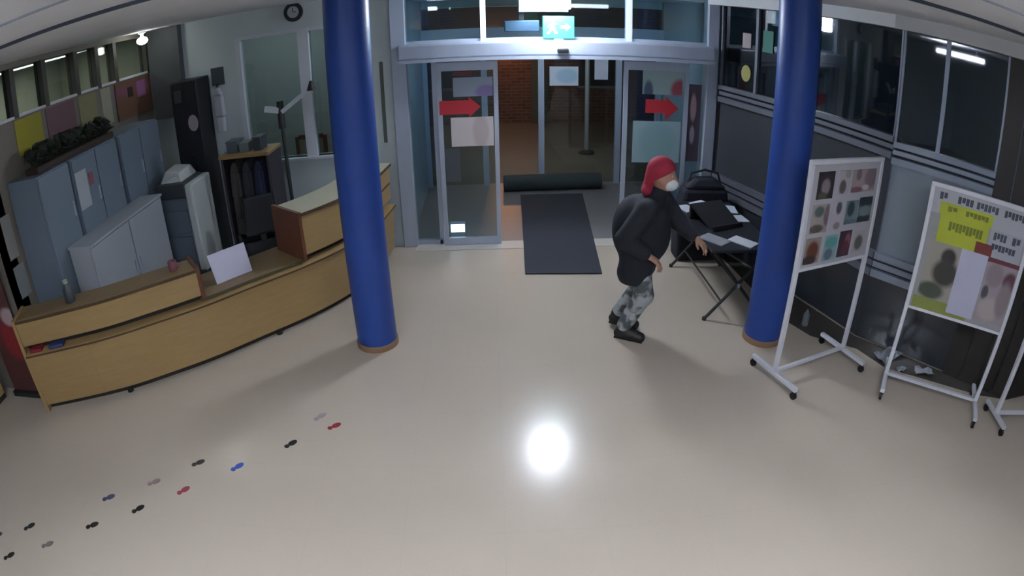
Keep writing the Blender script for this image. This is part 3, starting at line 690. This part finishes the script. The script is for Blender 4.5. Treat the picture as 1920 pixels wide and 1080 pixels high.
# office chair
oc = thing('office_chair', 'black office chair behind the low part of the counter', 'chair', (-2.42, 5.75, 0), .5)
M_ch = mat('black chair fabric', '#1a1c1f', .85, scale=30, bump=.2)
MB().tube([(0, 0, .12), (0, 0, .46)], .025, 12).build('gas_lift', M_dark, oc, smooth=True)
for k in range(5):
    a = 2 * PI * k / 5; l_ = MB().bar((0, 0, .11), (.27 * math.cos(a), .27 * math.sin(a), .075), .04, .03).build('base_arm', M_dark, oc)
    MB().tube([(.27 * math.cos(a) - .015, .27 * math.sin(a), .03), (.27 * math.cos(a) + .015, .27 * math.sin(a), .03)], .03, 12).build('caster', M_dark, l_, smooth=True)
B(-.23, .23, -.23, .23, .46, .54).build('seat', M_ch, oc, bevel=.035)
MB().hexa([(-.2, .2, .6), (.2, .2, .6), (.2, .26, .6), (-.2, .26, .6)], [(-.17, .28, 1.02), (.17, .28, 1.02), (.17, .33, 1.02), (-.17, .33, 1.02)]).build('backrest', M_ch, oc, bevel=.025)
MB().bar((0, .2, .47), (0, .27, .7), .06, .02).build('back_support', M_dark, oc)
for s_ in (-1, 1): MB().tube([(.23 * s_, .05, .5), (.28 * s_, .05, .52), (.28 * s_, .05, .7), (.28 * s_, -.12, .71)], .016, 8).build('armrest', M_dark, oc, smooth=True)
# lamp stand with white arms
ls = thing('lamp_stand', 'black upright lamp stand with white jointed arms behind the counter', 'lamp', (-2.2, 6.18, 0))
MB().lathe([(.14, 0), (.14, .025), (.03, .04)], n=24).build('base', M_dark, ls, smooth=True)
MB().tube([(0, 0, .03), (-.02, 0, 1.95)], .022, 10).build('pole', mat('dark green metal', '#232b2b', .5), ls, smooth=True)
MB().tube([(-.02, 0, 1.7), (-.02, 0, 2.0)], .038, 12).build('joint', M_dark, ls, smooth=True)
MB().bar((0, -.02, 1.88), (.34, -.02, 2.1), .03, .045).build('arm', M_aluw, ls)
MB().bar((-.03, -.02, 1.9), (-.19, -.02, 1.93), .05, .06).build('arm', M_aluw, ls)
MB().lathe([(.05, 2.08), (.02, 2.16), (.015, 2.18)], (.35, -.02), 14).build('arm_head', M_dark, ls, smooth=True)
# office things seen through the window: two chair backs
for (x, lb) in ((-2.45, 'left'), (-1.78, 'right')):
    t = thing('wooden_chair', 'brown chair behind the office window, %s of the two' % lb, 'chair', (x + .05, 7.75, 0), 0, 'chairs in the office')
    fr = MB().box(-.22, -.17, 0, .04, 0, 1.28).box(.17, .22, 0, .04, 0, 1.28)
    B(-.22, -.17, 0, .04, 0, 1.28).build('leg', M_woodd, t); B(.17, .22, 0, .04, 0, 1.28).build('leg', M_woodd, t)
    B(-.22, -.17, .4, .44, 0, .45).build('leg', M_woodd, t); B(.17, .22, .4, .44, 0, .45).build('leg', M_woodd, t)
    B(-.22, .22, .0, .44, .45, .49).build('seat', M_woodd, t); B(-.17, .17, .005, .03, .95, 1.26).build('backrest', mat('tan leather', '#8d7c6c', .5), t)
    B(-.17, .17, .0, .04, 1.24, 1.3).build('top_rail', M_woodd, t)
# wall clock
ck = thing('wall_clock', 'round wall clock with a dark rim above the office window', 'clock', (-2.215, YB - .002, 2.945))
seg = [(math.cos(a * PI / 12), math.sin(a * PI / 12)) for a in range(24)]
MB().prism_y([(x * .115, z * .115) for x, z in seg], -.03, 0).build('rim', mat('dark clock rim', '#23282c', .4), ck)
MB().prism_y([(x * .07, z * .07) for x, z in seg], -.034, -.03).build('dial', mat('grey clock dial', '#b0b6b8', .5), ck)
MB().prism_y([(-.004, 0), (.004, 0), (.004, .055), (-.004, .055)], -.037, -.034).build('hand', M_dark, ck)
MB().prism_y([(0, -.004), (.04, -.004), (.04, .004), (0, .004)], -.037, -.034).build('hand', M_dark, ck)

# ---------------------------------------------------------------- rolling display boards
M_fr = mat('white enamelled tube', '#c9c9cf', .4)
def stand(name, label, a, b, top, bot, t_half, board_mat, group):
    a = Vector(a); b = Vector(b); d = b - a; w_ = d.length; ang = math.atan2(d.y, d.x)
    t = thing(name, label, 'display board', (a.x, a.y, 0), ang, group)
    for x in (0, w_):
        B(x - .018, x + .018, -.018, .018, .1, top).build('upright', M_fr, t, bevel=.004)
        fb = B(x - .02, x + .02, -t_half, t_half, .075, .11).build('foot_bar', M_fr, t, bevel=.004)
        for sgn in (-1, 1):
            y = sgn * (t_half - .02)
            MB().tube([(x - .012, y, .031), (x + .012, y, .031)], .031, 14).build('caster', M_dark, fb, smooth=True)
            B(x - .016, x + .016, y - .012, y + .012, .045, .078).build('caster_fork', M_dark, fb)
    B(.018, w_ - .018, -.014, .014, .095, .123).build('bottom_rail', M_fr, t)
    B(-.018, w_ + .018, -.018, .018, top, top + .035).build('top_rail', M_fr, t, bevel=.004)
    B(.018, w_ - .018, -.006, .006, bot, top).build('board_panel', board_mat, t)
    B(.018, w_ - .018, -.016, .016, bot - .025, bot).build('lower_rail', M_fr, t)
    return t, w_
def pic(t, w_, top, bot, u0, u1, v0, v1, m, name='picture', lift=0.0):
    x0, x1 = .018 + (w_ - .036) * u0, .018 + (w_ - .036) * u1
    z1, z0 = top - (top - bot) * v0, top - (top - bot) * v1
    return B(x0, x1, -.010 - lift, -.006 - lift, z0, z1).build(name, m, t)
M_bd = mat('white board', '#a8a6ac', .6)
T1, B1_ = 1.83, 1.02
t1, w1 = stand('display_board', 'white rolling display board with twelve pictures beside the right column', (2.235, 3.752), (3.081, 4.02), T1, B1_, .29, M_bd, 'rolling display boards')
P = [
 (.08, .30, .07, .33, '#2c2428', [('#7d7578', .5, .45, .28, .3), ('#4d4a3e', .35, .12, .3, .15)]),
 (.37, .53, .07, .30, '#a39ba0', [('#544a4a', .4, .3, .32, .32), ('#8b8a82', .8, .85, .3, .2)]),
 (.57, .94, .07, .30, '#9a8a8c', [('#74676a', .8, .6, .3, .5), ('#6d6064', .25, .8, .12, .3), ('#77545a', .2, .12, .3, .14), ('#b6b0a6', .6, .2, .15, .12)]),
 (.06, .29, .38, .66, '#978c86', [('#4f5f5a', .4, .75, .3, .2), ('#5a5048', .35, .15, .45, .16), ('#6e5c64', .9, .6, .2, .4)]),
 (.36, .50, .38, .66, '#a79fa6', [('#4f545c', .5, .8, .3, .24), ('#7d7674', .5, .15, .36, .14)]),
 (.54, .73, .38, .62, '#65777a', [('#26383d', .4, .65, .3, .35), ('#54666b', .4, .1, .8, .12)]),
 (.74, .95, .36, .62, '#586668', [('#202c33', .5, .85, .7, .25), ('#1e2c2e', .5, .12, .7, .16), ('#6c787a', .5, .45, .45, .22)]),
 (.04, .25, .71, .97, '#8c7f78', [('#5e3426', .5, .5, .4, .4), ('#3a2a2a', .35, .15, .5, .2)]),
 (.31, .49, .71, .97, '#7f9aa0', [('#4f8f88', .5, .72, .55, .22), ('#566774', .4, .25, .35, .25)]),
 (.52, .70, .69, .96, '#3b2c3a', [('#87505a', .7, .6, .25, .3), ('#5a2a36', .6, .35, .3, .3)]),
 (.75, .92, .71, .95, '#a19c9e', [('#57584f', .5, .45, .4, .35)]),
]
for k, (u0, u1, v0, v1, base, bl) in enumerate(P):
    pic(t1, w1, T1, B1_, u0, u1, v0, v1, print_mat('board picture %d' % k, base, bl))
T2, B2_ = 1.79, .78
t2, w2_ = stand('display_board', 'white rolling display board with a yellow poster and blank lilac sheet', (3.307, 3.561), (4.029, 2.986), T2, B2_, .29, mat('open grey board', '#8f8f90', .6), 'rolling display boards')
# blank lower part is open: only a sheet of posters hangs in the frame
M_ink = mat('dark grey print', '#3f434c', .6)
def _kind(o):
    o['kind'] = 'stuff'; return o
def words(t, w_, T, Bt, rows, m, name):
    mb = MB()
    for (v0, v1, spans) in rows:
        for u0, u1 in spans:
            n = max(1, int((u1 - u0) / .035)); du = (u1 - u0) / n
            for k in range(n):
                x0, x1 = .018 + (w_ - .036) * (u0 + k * du), .018 + (w_ - .036) * (u0 + (k + .8) * du)
                z1, z0 = T - (T - Bt) * v0, T - (T - Bt) * v1
                if k % 3 == 1: z0 += (z1 - z0) * .25
                mb.box(x0, x1, -.0135, -.0115, z0, z1)
    return _kind(mb.build(name, m, t))
pic(t2, w2_, T2, B2_, .0, 1.0, .0, .2, mat('headline paper', '#a3a3a8', .6), 'headline_strip')
pic(t2, w2_, T2, B2_, .1, .6, .2, .42, mat('yellow green poster', '#a9b032', .6, col2='#9aa028', scale=9), 'yellow_poster', .001)
pic(t2, w2_, T2, B2_, .08, .62, .1, .2, MATS['yellow green poster'], 'yellow_poster', .0015)
pic(t2, w2_, T2, B2_, .05, .45, .42, .9, print_mat('poster figure print', '#8f8a80', [('#2c2924', .55, .78, .2, .16), ('#34322c', .55, .5, .34, .25), ('#3f4439', .3, .15, .35, .16)]), 'figure_poster')
pic(t2, w2_, T2, B2_, .02, .6, .9, 1.0, mat('olive green strip', '#7d8440', .6), 'green_strip')
pic(t2, w2_, T2, B2_, .38, .66, .42, .97, mat('lilac blank sheet', '#aeadc0', .6), 'blank_sheet', .003)
pic(t2, w2_, T2, B2_, .62, .98, .2, .42, mat('text sheet', '#9b9da3', .6), 'text_sheet')
pic(t2, w2_, T2, B2_, .68, .99, .42, .95, print_mat('photo sheet print', '#8d8186', [('#7d7074', .3, .75, .3, .2), ('#52303c', .85, .7, .25, .16), ('#45424f', .12, .45, .12, .12), ('#9d918f', .4, .2, .4, .2), ('#7c6f72', .8, .4, .25, .3)]), 'photo_sheet')
pic(t2, w2_, T2, B2_, .66, 1.0, .42, .455, mat('dark red stripe', '#5f2a34', .6), 'red_stripe', .003)
pic(t2, w2_, T2, B2_, .5, .68, .33, .46, mat('rust red patch', '#6e2f24', .6), 'red_patch', .002)
words(t2, w2_, T2, B2_, [(.03, .085, [(.06, .14), (.24, .4), (.43, .66), (.72, .98)]), (.22, .28, [(.66, .8), (.86, .95)]), (.31, .36, [(.66, .92)])], M_ink, 'lettering')
words(t2, w2_, T2, B2_, [(.125, .165, [(.16, .26), (.34, .58)]), (.24, .31, [(.2, .55)])], mat('olive print', '#6d741c', .6), 'lettering')
t3, w3_ = stand('display_board', 'white rolling display board cut by the right picture edge', (4.151, 2.771), (5.03, 2.55), 1.8, .8, .2, M_bd, 'rolling display boards')

# ---------------------------------------------------------------- magazine table
mt = thing('folding_table', 'black folding table covered with papers behind the right column', 'table', (2.26, 5.43, 0))
M_tb = mat('black table laminate', '#1b1d22', .45)
B(-.34, .34, -.68, .7, .72, .75).build('table_top', M_tb, mt, bevel=.006)
for y in (-.6, .62):
    for s_ in (-1, 1):
        l_ = MB().tube([(.3 * s_, y, .012), (-.3 * s_, y, .72)], .016, 8).build('leg', M_dark, mt, smooth=True)
        MB().lathe([(.022, 0), (.022, .03)], (.3 * s_, y), 10).build('rubber_foot', mat('brown rubber foot', '#3a241c', .7), l_)
    B(-.012, .012, y - .03, y + .03, .34, .38).build('pivot', M_alu, mt)
MB().tube([(-.15, -.6, .19), (-.15, .62, .19)], .01, 8).build('stretcher', M_dark, mt)
MB().tube([(.15, -.6, .19), (.15, .62, .19)], .01, 8).build('stretcher', M_dark, mt)
# tilted brochure rack on the table
br_ = thing('brochure_rack', 'dark slanted brochure rack on the folding table', 'rack', (2.2, 5.5, .75), .35)
MB().hexa([(-.2, -.2, 0), (.2, -.2, 0), (.2, -.17, 0), (-.2, -.17, 0)], [(-.2, .15, .16), (.2, .15, .16), (.2, .17, .14), (-.2, .17, .14)]).build('slant_panel', M_blk, br_)
B(-.2, .2, .14, .17, 0, .15).build('rear_panel', M_blk, br_); B(-.2, .2, -.23, -.2, 0, .04).build('front_lip', M_blk, br_)
def booklet(nm, lb, x, y, z, rz, w_, d_, colr, bl=None, tilt=0.0):
    m = print_mat(lb, colr, bl or [('#8f9096', .5, .5, .3, .3)])
    t = thing(nm, lb, 'booklet', (x, y, z), rz, 'papers on the folding table'); t.rotation_euler = (tilt, 0, rz)
    B(-w_/2, w_/2, -d_/2, d_/2, 0, .008).build('pages', M_white, t); B(-w_/2, w_/2, -d_/2, d_/2, .008, .01).build('cover', m, t); return t
booklet('booklet', 'grey magazine at the near corner of the folding table', 2.03, 5.0, .751, .65, .17, .26, '#8a8e92', [('#45494d', .5, .5, .35, .3)])
booklet('booklet', 'white magazine at the near edge of the folding table', 2.3, 4.93, .751, .65, .16, .26, '#c9ccd0', [('#bfc3c6', .5, .5, .3, .3)])
booklet('booklet', 'upright pale leaflet behind the brochure rack', 2.02, 5.86, .751, .3, .15, .22, '#b6bcc2')
booklet('booklet', 'white sheet in the middle of the far table end', 2.25, 5.98, .751, .5, .2, .26, '#cfd5dc')
booklet('booklet', 'pale blue sheet at the wall side of the far table end', 2.5, 5.84, .751, -.2, .16, .24, '#c0cbd6')
booklet('booklet', 'small white card at the wall edge of the table', 2.52, 5.55, .751, .1, .12, .2, '#c8ced6')
bag = thing('shoulder_bag', 'dark navy bag lying at the far end of the folding table', 'bag', (2.4, 6.36, 0))
bag.location = (2.36, 6.32, 0)
bg = MB()
for (z0, z1, a, b, c, d) in ((0, .5, .3, .14, .32, .15), (.5, .86, .32, .15, .26, .12), (.86, .98, .26, .12, .12, .06)):
    bg.hexa([(-a, -b, z0), (a, -b, z0), (a, b, z0), (-a, b, z0)], [(-c, -d, z1), (c, -d, z1), (c, d, z1), (-c, d, z1)])
bg.build('bag_body', mat('dark navy canvas', '#171a26', .85, scale=14, bump=.3), bag, bevel=.04)
MB().tube([(-.2, 0, .9), (-.16, 0, 1.02), (0, 0, 1.06), (.16, 0, 1.02), (.2, 0, .9)], .014, 8).build('handle', M_dark, bag, smooth=True)
wp = thing('leaflet_stand', 'slim white leaflet stand half hidden behind the right column', 'stand', (2.83, 5.2, 0))
MB().lathe([(.11, 0), (.11, .02), (.02, .03)], n=20).build('base', M_aluw, wp, smooth=True)
MB().tube([(0, 0, .02), (0, 0, 1.15)], .015, 10).build('post', M_aluw, wp, smooth=True)
for z in (.62, .9):
    h_ = B(-.1, .1, -.05, -.015, z, z + .2).build('leaflet_holder', M_aluw, wp, bevel=.004); B(-.08, .08, -.045, -.03, z + .2, z + .24).build('leaflet', M_white, h_)

# ---------------------------------------------------------------- small things on the floor by the right wall
bb = thing('small_bottle', 'small grey bottle on the floor behind the first display board', 'bottle', (2.98, 4.62, 0))
MB().lathe([(.03, 0), (.033, .01), (.033, .12), (.012, .16), (.012, .18)], n=14).build('bottle_body', mat('grey clear plastic', '#6a7072', .3), bb, smooth=True)
MB().lathe([(.014, .18), (.014, .2)], n=10).build('cap', M_dark, bb)
for (x, y, rz, sx, lb) in ((3.62, 3.95, .3, .16, 'crumpled clear plastic wrap nearest the bay wall'), (3.86, 3.62, -.4, .1, 'crumpled clear plastic wrap behind the second display board'), (3.62, 3.7, .1, .06, 'small scrap of clear plastic wrap on the floor')):
    m = MB(); n = 5; vs = []; fs = []
    rnd = random.Random(int(sx * 1000))
    for j in range(n):
        for i in range(n): vs.append(((i / (n - 1) - .5) * 2 * sx, (j / (n - 1) - .5) * sx, .004 + rnd.uniform(0, .045)))
    for j in range(n - 1):
        for i in range(n - 1): fs.append((j * n + i, j * n + i + 1, (j + 1) * n + i + 1, (j + 1) * n + i))
    m.add(vs, fs); o = m.build('plastic_wrap', mat('milky plastic film', '#8f9399', .15), None); o.location = (x, y, 0); o.rotation_euler = (0, 0, rz)
    so = o.modifiers.new('solid', 'SOLIDIFY'); so.thickness = .003
    tag(o, lb, 'plastic wrap')

# ---------------------------------------------------------------- footprint stickers on the floor
dots = [(-1.221, 3.446, '#9c2f3a', 'red floor sticker, the one farthest from the counter end of the trail'),
 (-1.515, 3.232, '#1c1c20', 'black floor sticker next to the farthest red sticker'),
 (-2.193, 2.965, '#45403c', 'dark grey floor sticker above the bright blue sticker'),
 (-1.861, 2.956, '#3f5cae', 'bright blue floor sticker in the middle of the trail'),
 (-2.485, 2.718, '#8d7a78', 'faded pink floor sticker above the second red sticker'),
 (-2.205, 2.671, '#93444c', 'dull red floor sticker in the middle of the trail'),
 (-2.811, 2.499, '#4b4d66', 'slate blue floor sticker left of the trail middle'),
 (-2.501, 2.436, '#24251f', 'black floor sticker below the slate blue sticker'),
 (-2.819, 2.208, '#28231e', 'blackish brown floor sticker in the column shadow'),
 (-3.408, 2.062, '#33332f', 'dark floor sticker near the left picture edge, upper one'),
 (-3.128, 1.943, '#7a6d68', 'faded mauve floor sticker near the left picture edge'),
 (-3.437, 1.745, '#2c2d29', 'dark floor sticker lowest in the left corner'),
 (-3.69, 1.89, '#3a3a36', 'dark floor sticker cut by the left picture edge'),
 (-1.36, 3.56, '#98888a', 'very faint pink floor sticker above the black one')]
for k, (x, y, colr, lb) in enumerate(dots):
    a = math.radians(38) + (k % 2) * .2
    t = thing('floor_sticker', lb, 'sticker', (x, y, 0), a, 'footprint stickers on the floor')
    m = mat('sticker ink %d' % k, colr, .5)
    sole = [(.042 * math.cos(i * PI / 8) * (1.0 if math.cos(i * PI / 8) > 0 else .8), .026 * math.sin(i * PI / 8)) for i in range(16)]
    MB().prism(sole, .001, .003).build('sole', m, t)
    MB().prism([(-.05 + .02 * math.cos(i * PI / 5), .022 * math.sin(i * PI / 5)) for i in range(10)], .001, .0031).build('heel', m, t)

# ---------------------------------------------------------------- the person
def surface_nets(fn, lo, hi, h):
    nx, ny, nz = [int(math.ceil((hi[i] - lo[i]) / h)) + 1 for i in range(3)]
    X, Y, Z = np.meshgrid(lo[0] + h * np.arange(nx), lo[1] + h * np.arange(ny), lo[2] + h * np.arange(nz), indexing='ij')
    D = fn(np.stack([X, Y, Z], -1))
    S = D < 0
    acc = np.zeros((nx - 1, ny - 1, nz - 1, 3)); cnt = np.zeros((nx - 1, ny - 1, nz - 1))
    cor = [(a, b, c) for a in (0, 1) for b in (0, 1) for c in (0, 1)]
    sl = lambda A, o: A[o[0]:A.shape[0] - 1 + o[0], o[1]:A.shape[1] - 1 + o[1], o[2]:A.shape[2] - 1 + o[2]]
    for a in cor:
        for ax in range(3):
            if a[ax]: continue
            b = list(a); b[ax] = 1
            da, db = sl(D, a), sl(D, b); m = (da < 0) != (db < 0)
            t = np.where(m, da / np.where(m, da - db, 1), 0)
            p = np.array(a, float)[None, None, None, :] + np.zeros(da.shape + (3,)); p[..., ax] += t
            acc[m] += p[m]; cnt[m] += 1
    act = cnt > 0; idx = -np.ones(cnt.shape, int); idx[act] = np.arange(act.sum())
    I = np.argwhere(act); V = (acc[act] / cnt[act][:, None] + I) * h + np.array(lo)
    F = []
    for ax in range(3):
        u, v = (ax + 1) % 3, (ax + 2) % 3
        A = S.take(range(S.shape[ax] - 1), ax); Bq = S.take(range(1, S.shape[ax]), ax)
        for q in np.argwhere(A != Bq):
            if q[u] == 0 or q[v] == 0 or q[u] >= cnt.shape[u] or q[v] >= cnt.shape[v]: continue
            c = []
            for du, dv in ((-1, -1), (0, -1), (0, 0), (-1, 0)):
                r = q.copy(); r[u] += du; r[v] += dv; c.append(idx[tuple(r)])
            if min(c) < 0: continue
            F.append(tuple(c) if A[tuple(q)] else tuple(reversed(c)))
    return [tuple(map(float, v)) for v in V], [tuple(int(i) for i in f) for f in F]
def cone(a, b, r0, r1, sq=(1, 1, 1)):
    a = np.array(a, float); b = np.array(b, float); s_ = np.array(sq, float)
    def f(p):
        ab = b - a; t = np.clip(((p - a) @ ab) / (ab @ ab + 1e-12), 0, 1)
        d = (p - (a + t[..., None] * ab)) / s_
        return np.linalg.norm(d, axis=-1) - (r0 + (r1 - r0) * t)
    return f
def blob(c, r):
    c = np.array(c, float); r = np.array(r, float)
    def f(p):
        q = (p - c) / r; n = np.linalg.norm(q, axis=-1); return (n - 1) * r.min()
    return f
def union(fs, k=0.03):
    def f(p):
        d = fs[0](p)
        for g in fs[1:]:
            e = g(p); h = np.clip(.5 + .5 * (e - d) / k, 0, 1); d = e * (1 - h) + d * h - k * h * (1 - h)
        return d
    return f
def sdf_obj(name, fn, lo, hi, h, m, parent):
    v, f = surface_nets(fn, lo, hi, h); return MB().add(v, f).build(name, m, parent, smooth=True)
PX, PY, PH = 1.17, 4.66, math.radians(-25)
hipR, hipL = (.05, -.09, .80), (.04, .09, .80)
kneR, kneL = (.13, -.10, .45), (.07, .09, .46)
ankR, ankL = (-.03, -.10, .09), (-.13, .09, .13)
toeR, toeL = (.13, -.115, .035), (.03, .10, .035)
shR, shL = (.12, -.19, 1.24), (.17, .19, 1.24)
elR, elL = (-.03, -.27, 1.0), (.32, .25, 1.03)
wrR, wrL = (.17, -.25, .88), (.5, .17, .93)
neck, head = (.165, 0, 1.30), (.205, 0, 1.48)
body_f = union([cone((.04, 0, .82), (.12, 0, 1.1), .13, .12, (.85, 1.15, 1)), cone((.12, 0, 1.1), (.15, 0, 1.22), .13, .11, (.85, 1.3, 1)),
    cone(neck, (.19, 0, 1.42), .058, .055), blob((.2, 0, 1.5), (.098, .078, .118)), blob((.235, 0, 1.43), (.06, .055, .065)),
    cone(shR, elR, .052, .042), cone(elR, wrR, .04, .028), cone(shL, elL, .052, .042), cone(elL, wrL, .04, .028),
    cone(hipR, kneR, .082, .055), cone(kneR, ankR, .054, .037), cone(hipL, kneL, .082, .055), cone(kneL, ankL, .054, .037),
    cone(ankR, toeR, .04, .03), cone(ankL, toeL, .04, .03),
    cone((.29, 0, 1.49), (.315, 0, 1.455), .012, .017), blob((.19, .082, 1.475), (.022, .012, .03)), blob((.19, -.082, 1.475), (.022, .012, .03))], .03)
bv, bf = surface_nets(body_f, (-.28, -.36, -.02), (.62, .36, 1.66), .014)
skin = MB().add(bv, bf)
def hand(w_, e_, side, curl):
    w_ = Vector(w_); d = (w_ - Vector(e_)).normalized(); n = Vector((0, 0, 1)); n = (n - d * n.dot(d)).normalized(); s_ = n.cross(d).normalized() * side   # s_ points to the thumb side
    P_ = lambda a, b, c: tuple(w_ + d * a + s_ * b + n * c)
    fs = [cone(P_(-.02, 0, 0), P_(.02, 0, 0), .027, .025), cone(P_(.03, .018, 0), P_(.08, .022, 0), .018, .016), cone(P_(.03, -.014, 0), P_(.075, -.024, 0), .018, .015), cone(P_(.03, 0, 0), P_(.08, 0, 0), .018, .016)]
    for b, L_ in ((.028, .07), (.009, .078), (-.01, .072), (-.028, .057)):
        x = .085 - abs(b - .009) * .25
        a1 = (x + L_ * .5, b * 1.1, -.012 * curl); a2 = (x + L_ * .8, b * 1.15, -.03 * curl); a3 = (x + L_ * .92, b * 1.15, -.055 * curl)
        fs += [cone(P_(x, b, 0), P_(*a1), .0095, .009), cone(P_(*a1), P_(*a2), .009, .0085), cone(P_(*a2), P_(*a3), .0085, .0075)]
    fs += [cone(P_(.025, .022, -.005), P_(.055, .05, -.015), .014, .011), cone(P_(.055, .05, -.015), P_(.085, .058, -.028), .011, .009)]
    c = w_ + d * .07
    v, f = surface_nets(union(fs, .006), tuple(c - Vector((.14, .14, .12))), tuple(c + Vector((.14, .14, .12))), .005)
    skin.add(v, f)
hand(wrR, elR, 1, 1.0)
hand(wrL, elL, -1, .9)
M_skin = mat('skin', '#a9806a', .6)
pr_ = skin.build('person', M_skin, None, smooth=True)
pr_.location = (PX, PY, 0); pr_.rotation_euler = (0, 0, PH)
tag(pr_, 'person in dark jacket, red cap and white mask walking to the papers table', 'person')
M_jk = mat('dark navy jacket cloth', '#191b26', .85, col2='#13151d', scale=16, bump=.35)
torso_f = union([cone((.03, -.075, .64), (.13, -.1, 1.19), .145, .125, (1.05, 1, 1)), cone((.03, .075, .64), (.15, .1, 1.19), .145, .125, (1.05, 1, 1)),
    blob((.0, 0, 1.0), (.2, .2, .3)), blob((.12, 0, .98), (.18, .19, .26)), cone((.14, 0, 1.27), (.175, 0, 1.345), .1, .078)], .05)
jk = union([torso_f,
    cone(shR, elR, .095, .082), cone(elR, (.13, -.255, .9), .08, .06), cone(shL, elL, .092, .08), cone(elL, (.46, .185, .945), .078, .058)], .02)
cut = lambda p: np.maximum(jk(p), .585 + .03 * np.sin(p[..., 1] * 9) - p[..., 2])
sdf_obj('jacket', cut, (-.32, -.44, .55), (.62, .42, 1.46), .016, M_jk, pr_)
M_tr = mat('pale grey camouflage trousers', '#979c9c', .85, col2='#4a5050', patch=True, scale=9, bump=.25)
tr = union([blob((.04, 0, .79), (.15, .17, .14)), cone(hipR, kneR, .108, .085), cone(kneR, (-.02, -.1, .13), .08, .066), cone(hipL, kneL, .108, .085), cone(kneL, (-.115, .09, .16), .08, .064)], .03)
sdf_obj('trousers', lambda p: np.maximum(tr(p), np.maximum(.085 - p[..., 2], p[..., 2] - .9)), (-.26, -.26, .06), (.3, .26, .92), .013, M_tr, pr_)
M_sh = mat('dark shoe leather', '#1c1817', .55)
for (a, t_) in ((ankR, toeR), (ankL, toeL)):
    hz = max(.043, a[2] - .055)
    sf = union([cone((a[0] - .035, a[1], hz), (t_[0], t_[1], .044), .043, .041, (1.05, 1, 1)), cone(a, (a[0], a[1], a[2] + .02), .05, .05), cone(a, t_, .05, .042)], .03)
    so = sdf_obj('shoe', lambda p, sf=sf: np.maximum(sf(p), .004 - p[..., 2]), (a[0] - .14, a[1] - .12, -.01), (t_[0] + .1, a[1] + .12, .22), .009, M_sh, pr_)
    MB().hexa([(a[0] - .07, a[1] - .035, hz - .043), (t_[0] + .03, t_[1] - .035, .0), (t_[0] + .03, t_[1] + .035, .0), (a[0] - .07, a[1] + .035, hz - .043)],
              [(a[0] - .07, a[1] - .035, hz - .025), (t_[0] + .035, t_[1] - .038, .016), (t_[0] + .035, t_[1] + .038, .016), (a[0] - .07, a[1] + .035, hz - .025)]).build('sole', mat('dark rubber sole', '#121212', .7), so, bevel=.004)
M_cap = mat('crimson knit', '#a3203a', .8, col2='#86192f', scale=25, bump=.25)
capf = union([blob((.185, 0, 1.525), (.122, .105, .122)), blob((.285, 0, 1.535), (.075, .075, .016)), blob((.1, 0, 1.44), (.05, .085, .1))], .02)
nrm = np.array([-.52, 0, .854])
sdf_obj('cap', lambda p: np.maximum(capf(p), -((p - np.array([.2, 0, 1.49])) @ nrm)), (.03, -.13, 1.3), (.39, .13, 1.67), .009, M_cap, pr_)
hood = union([cone((.085, -.05, 1.36), (.085, .05, 1.36), .045, .045), cone((.085, 0, 1.36), (.095, 0, 1.43), .055, .05)], .03)
sdf_obj('hood', hood, (-.03, -.16, 1.24), (.18, .16, 1.5), .01, M_cap, pr_)
mk = blob((.262, 0, 1.425), (.068, .068, .058))
sdf_obj('face_mask', lambda p: np.maximum(mk(p), .215 - p[..., 0]), (.19, -.09, 1.35), (.35, .09, 1.5), .007, mat('white mask cloth', '#d8dcdc', .8), pr_)
for s_ in (-1, 1):
    MB().tube([(.23, .06 * s_, 1.44), (.2, .084 * s_, 1.49), (.175, .086 * s_, 1.485)], .003, 6).build('mask_strap', MATS['white mask cloth'], pr_)
    e = MB().ball((.278, .032 * s_, 1.5), .014).build('eye', mat('eye white', '#cfc8c2', .3), pr_, smooth=True)
    MB().ball((.288, .033 * s_, 1.5), .0065).build('iris', mat('dark iris', '#1d1410', .3), e, smooth=True)
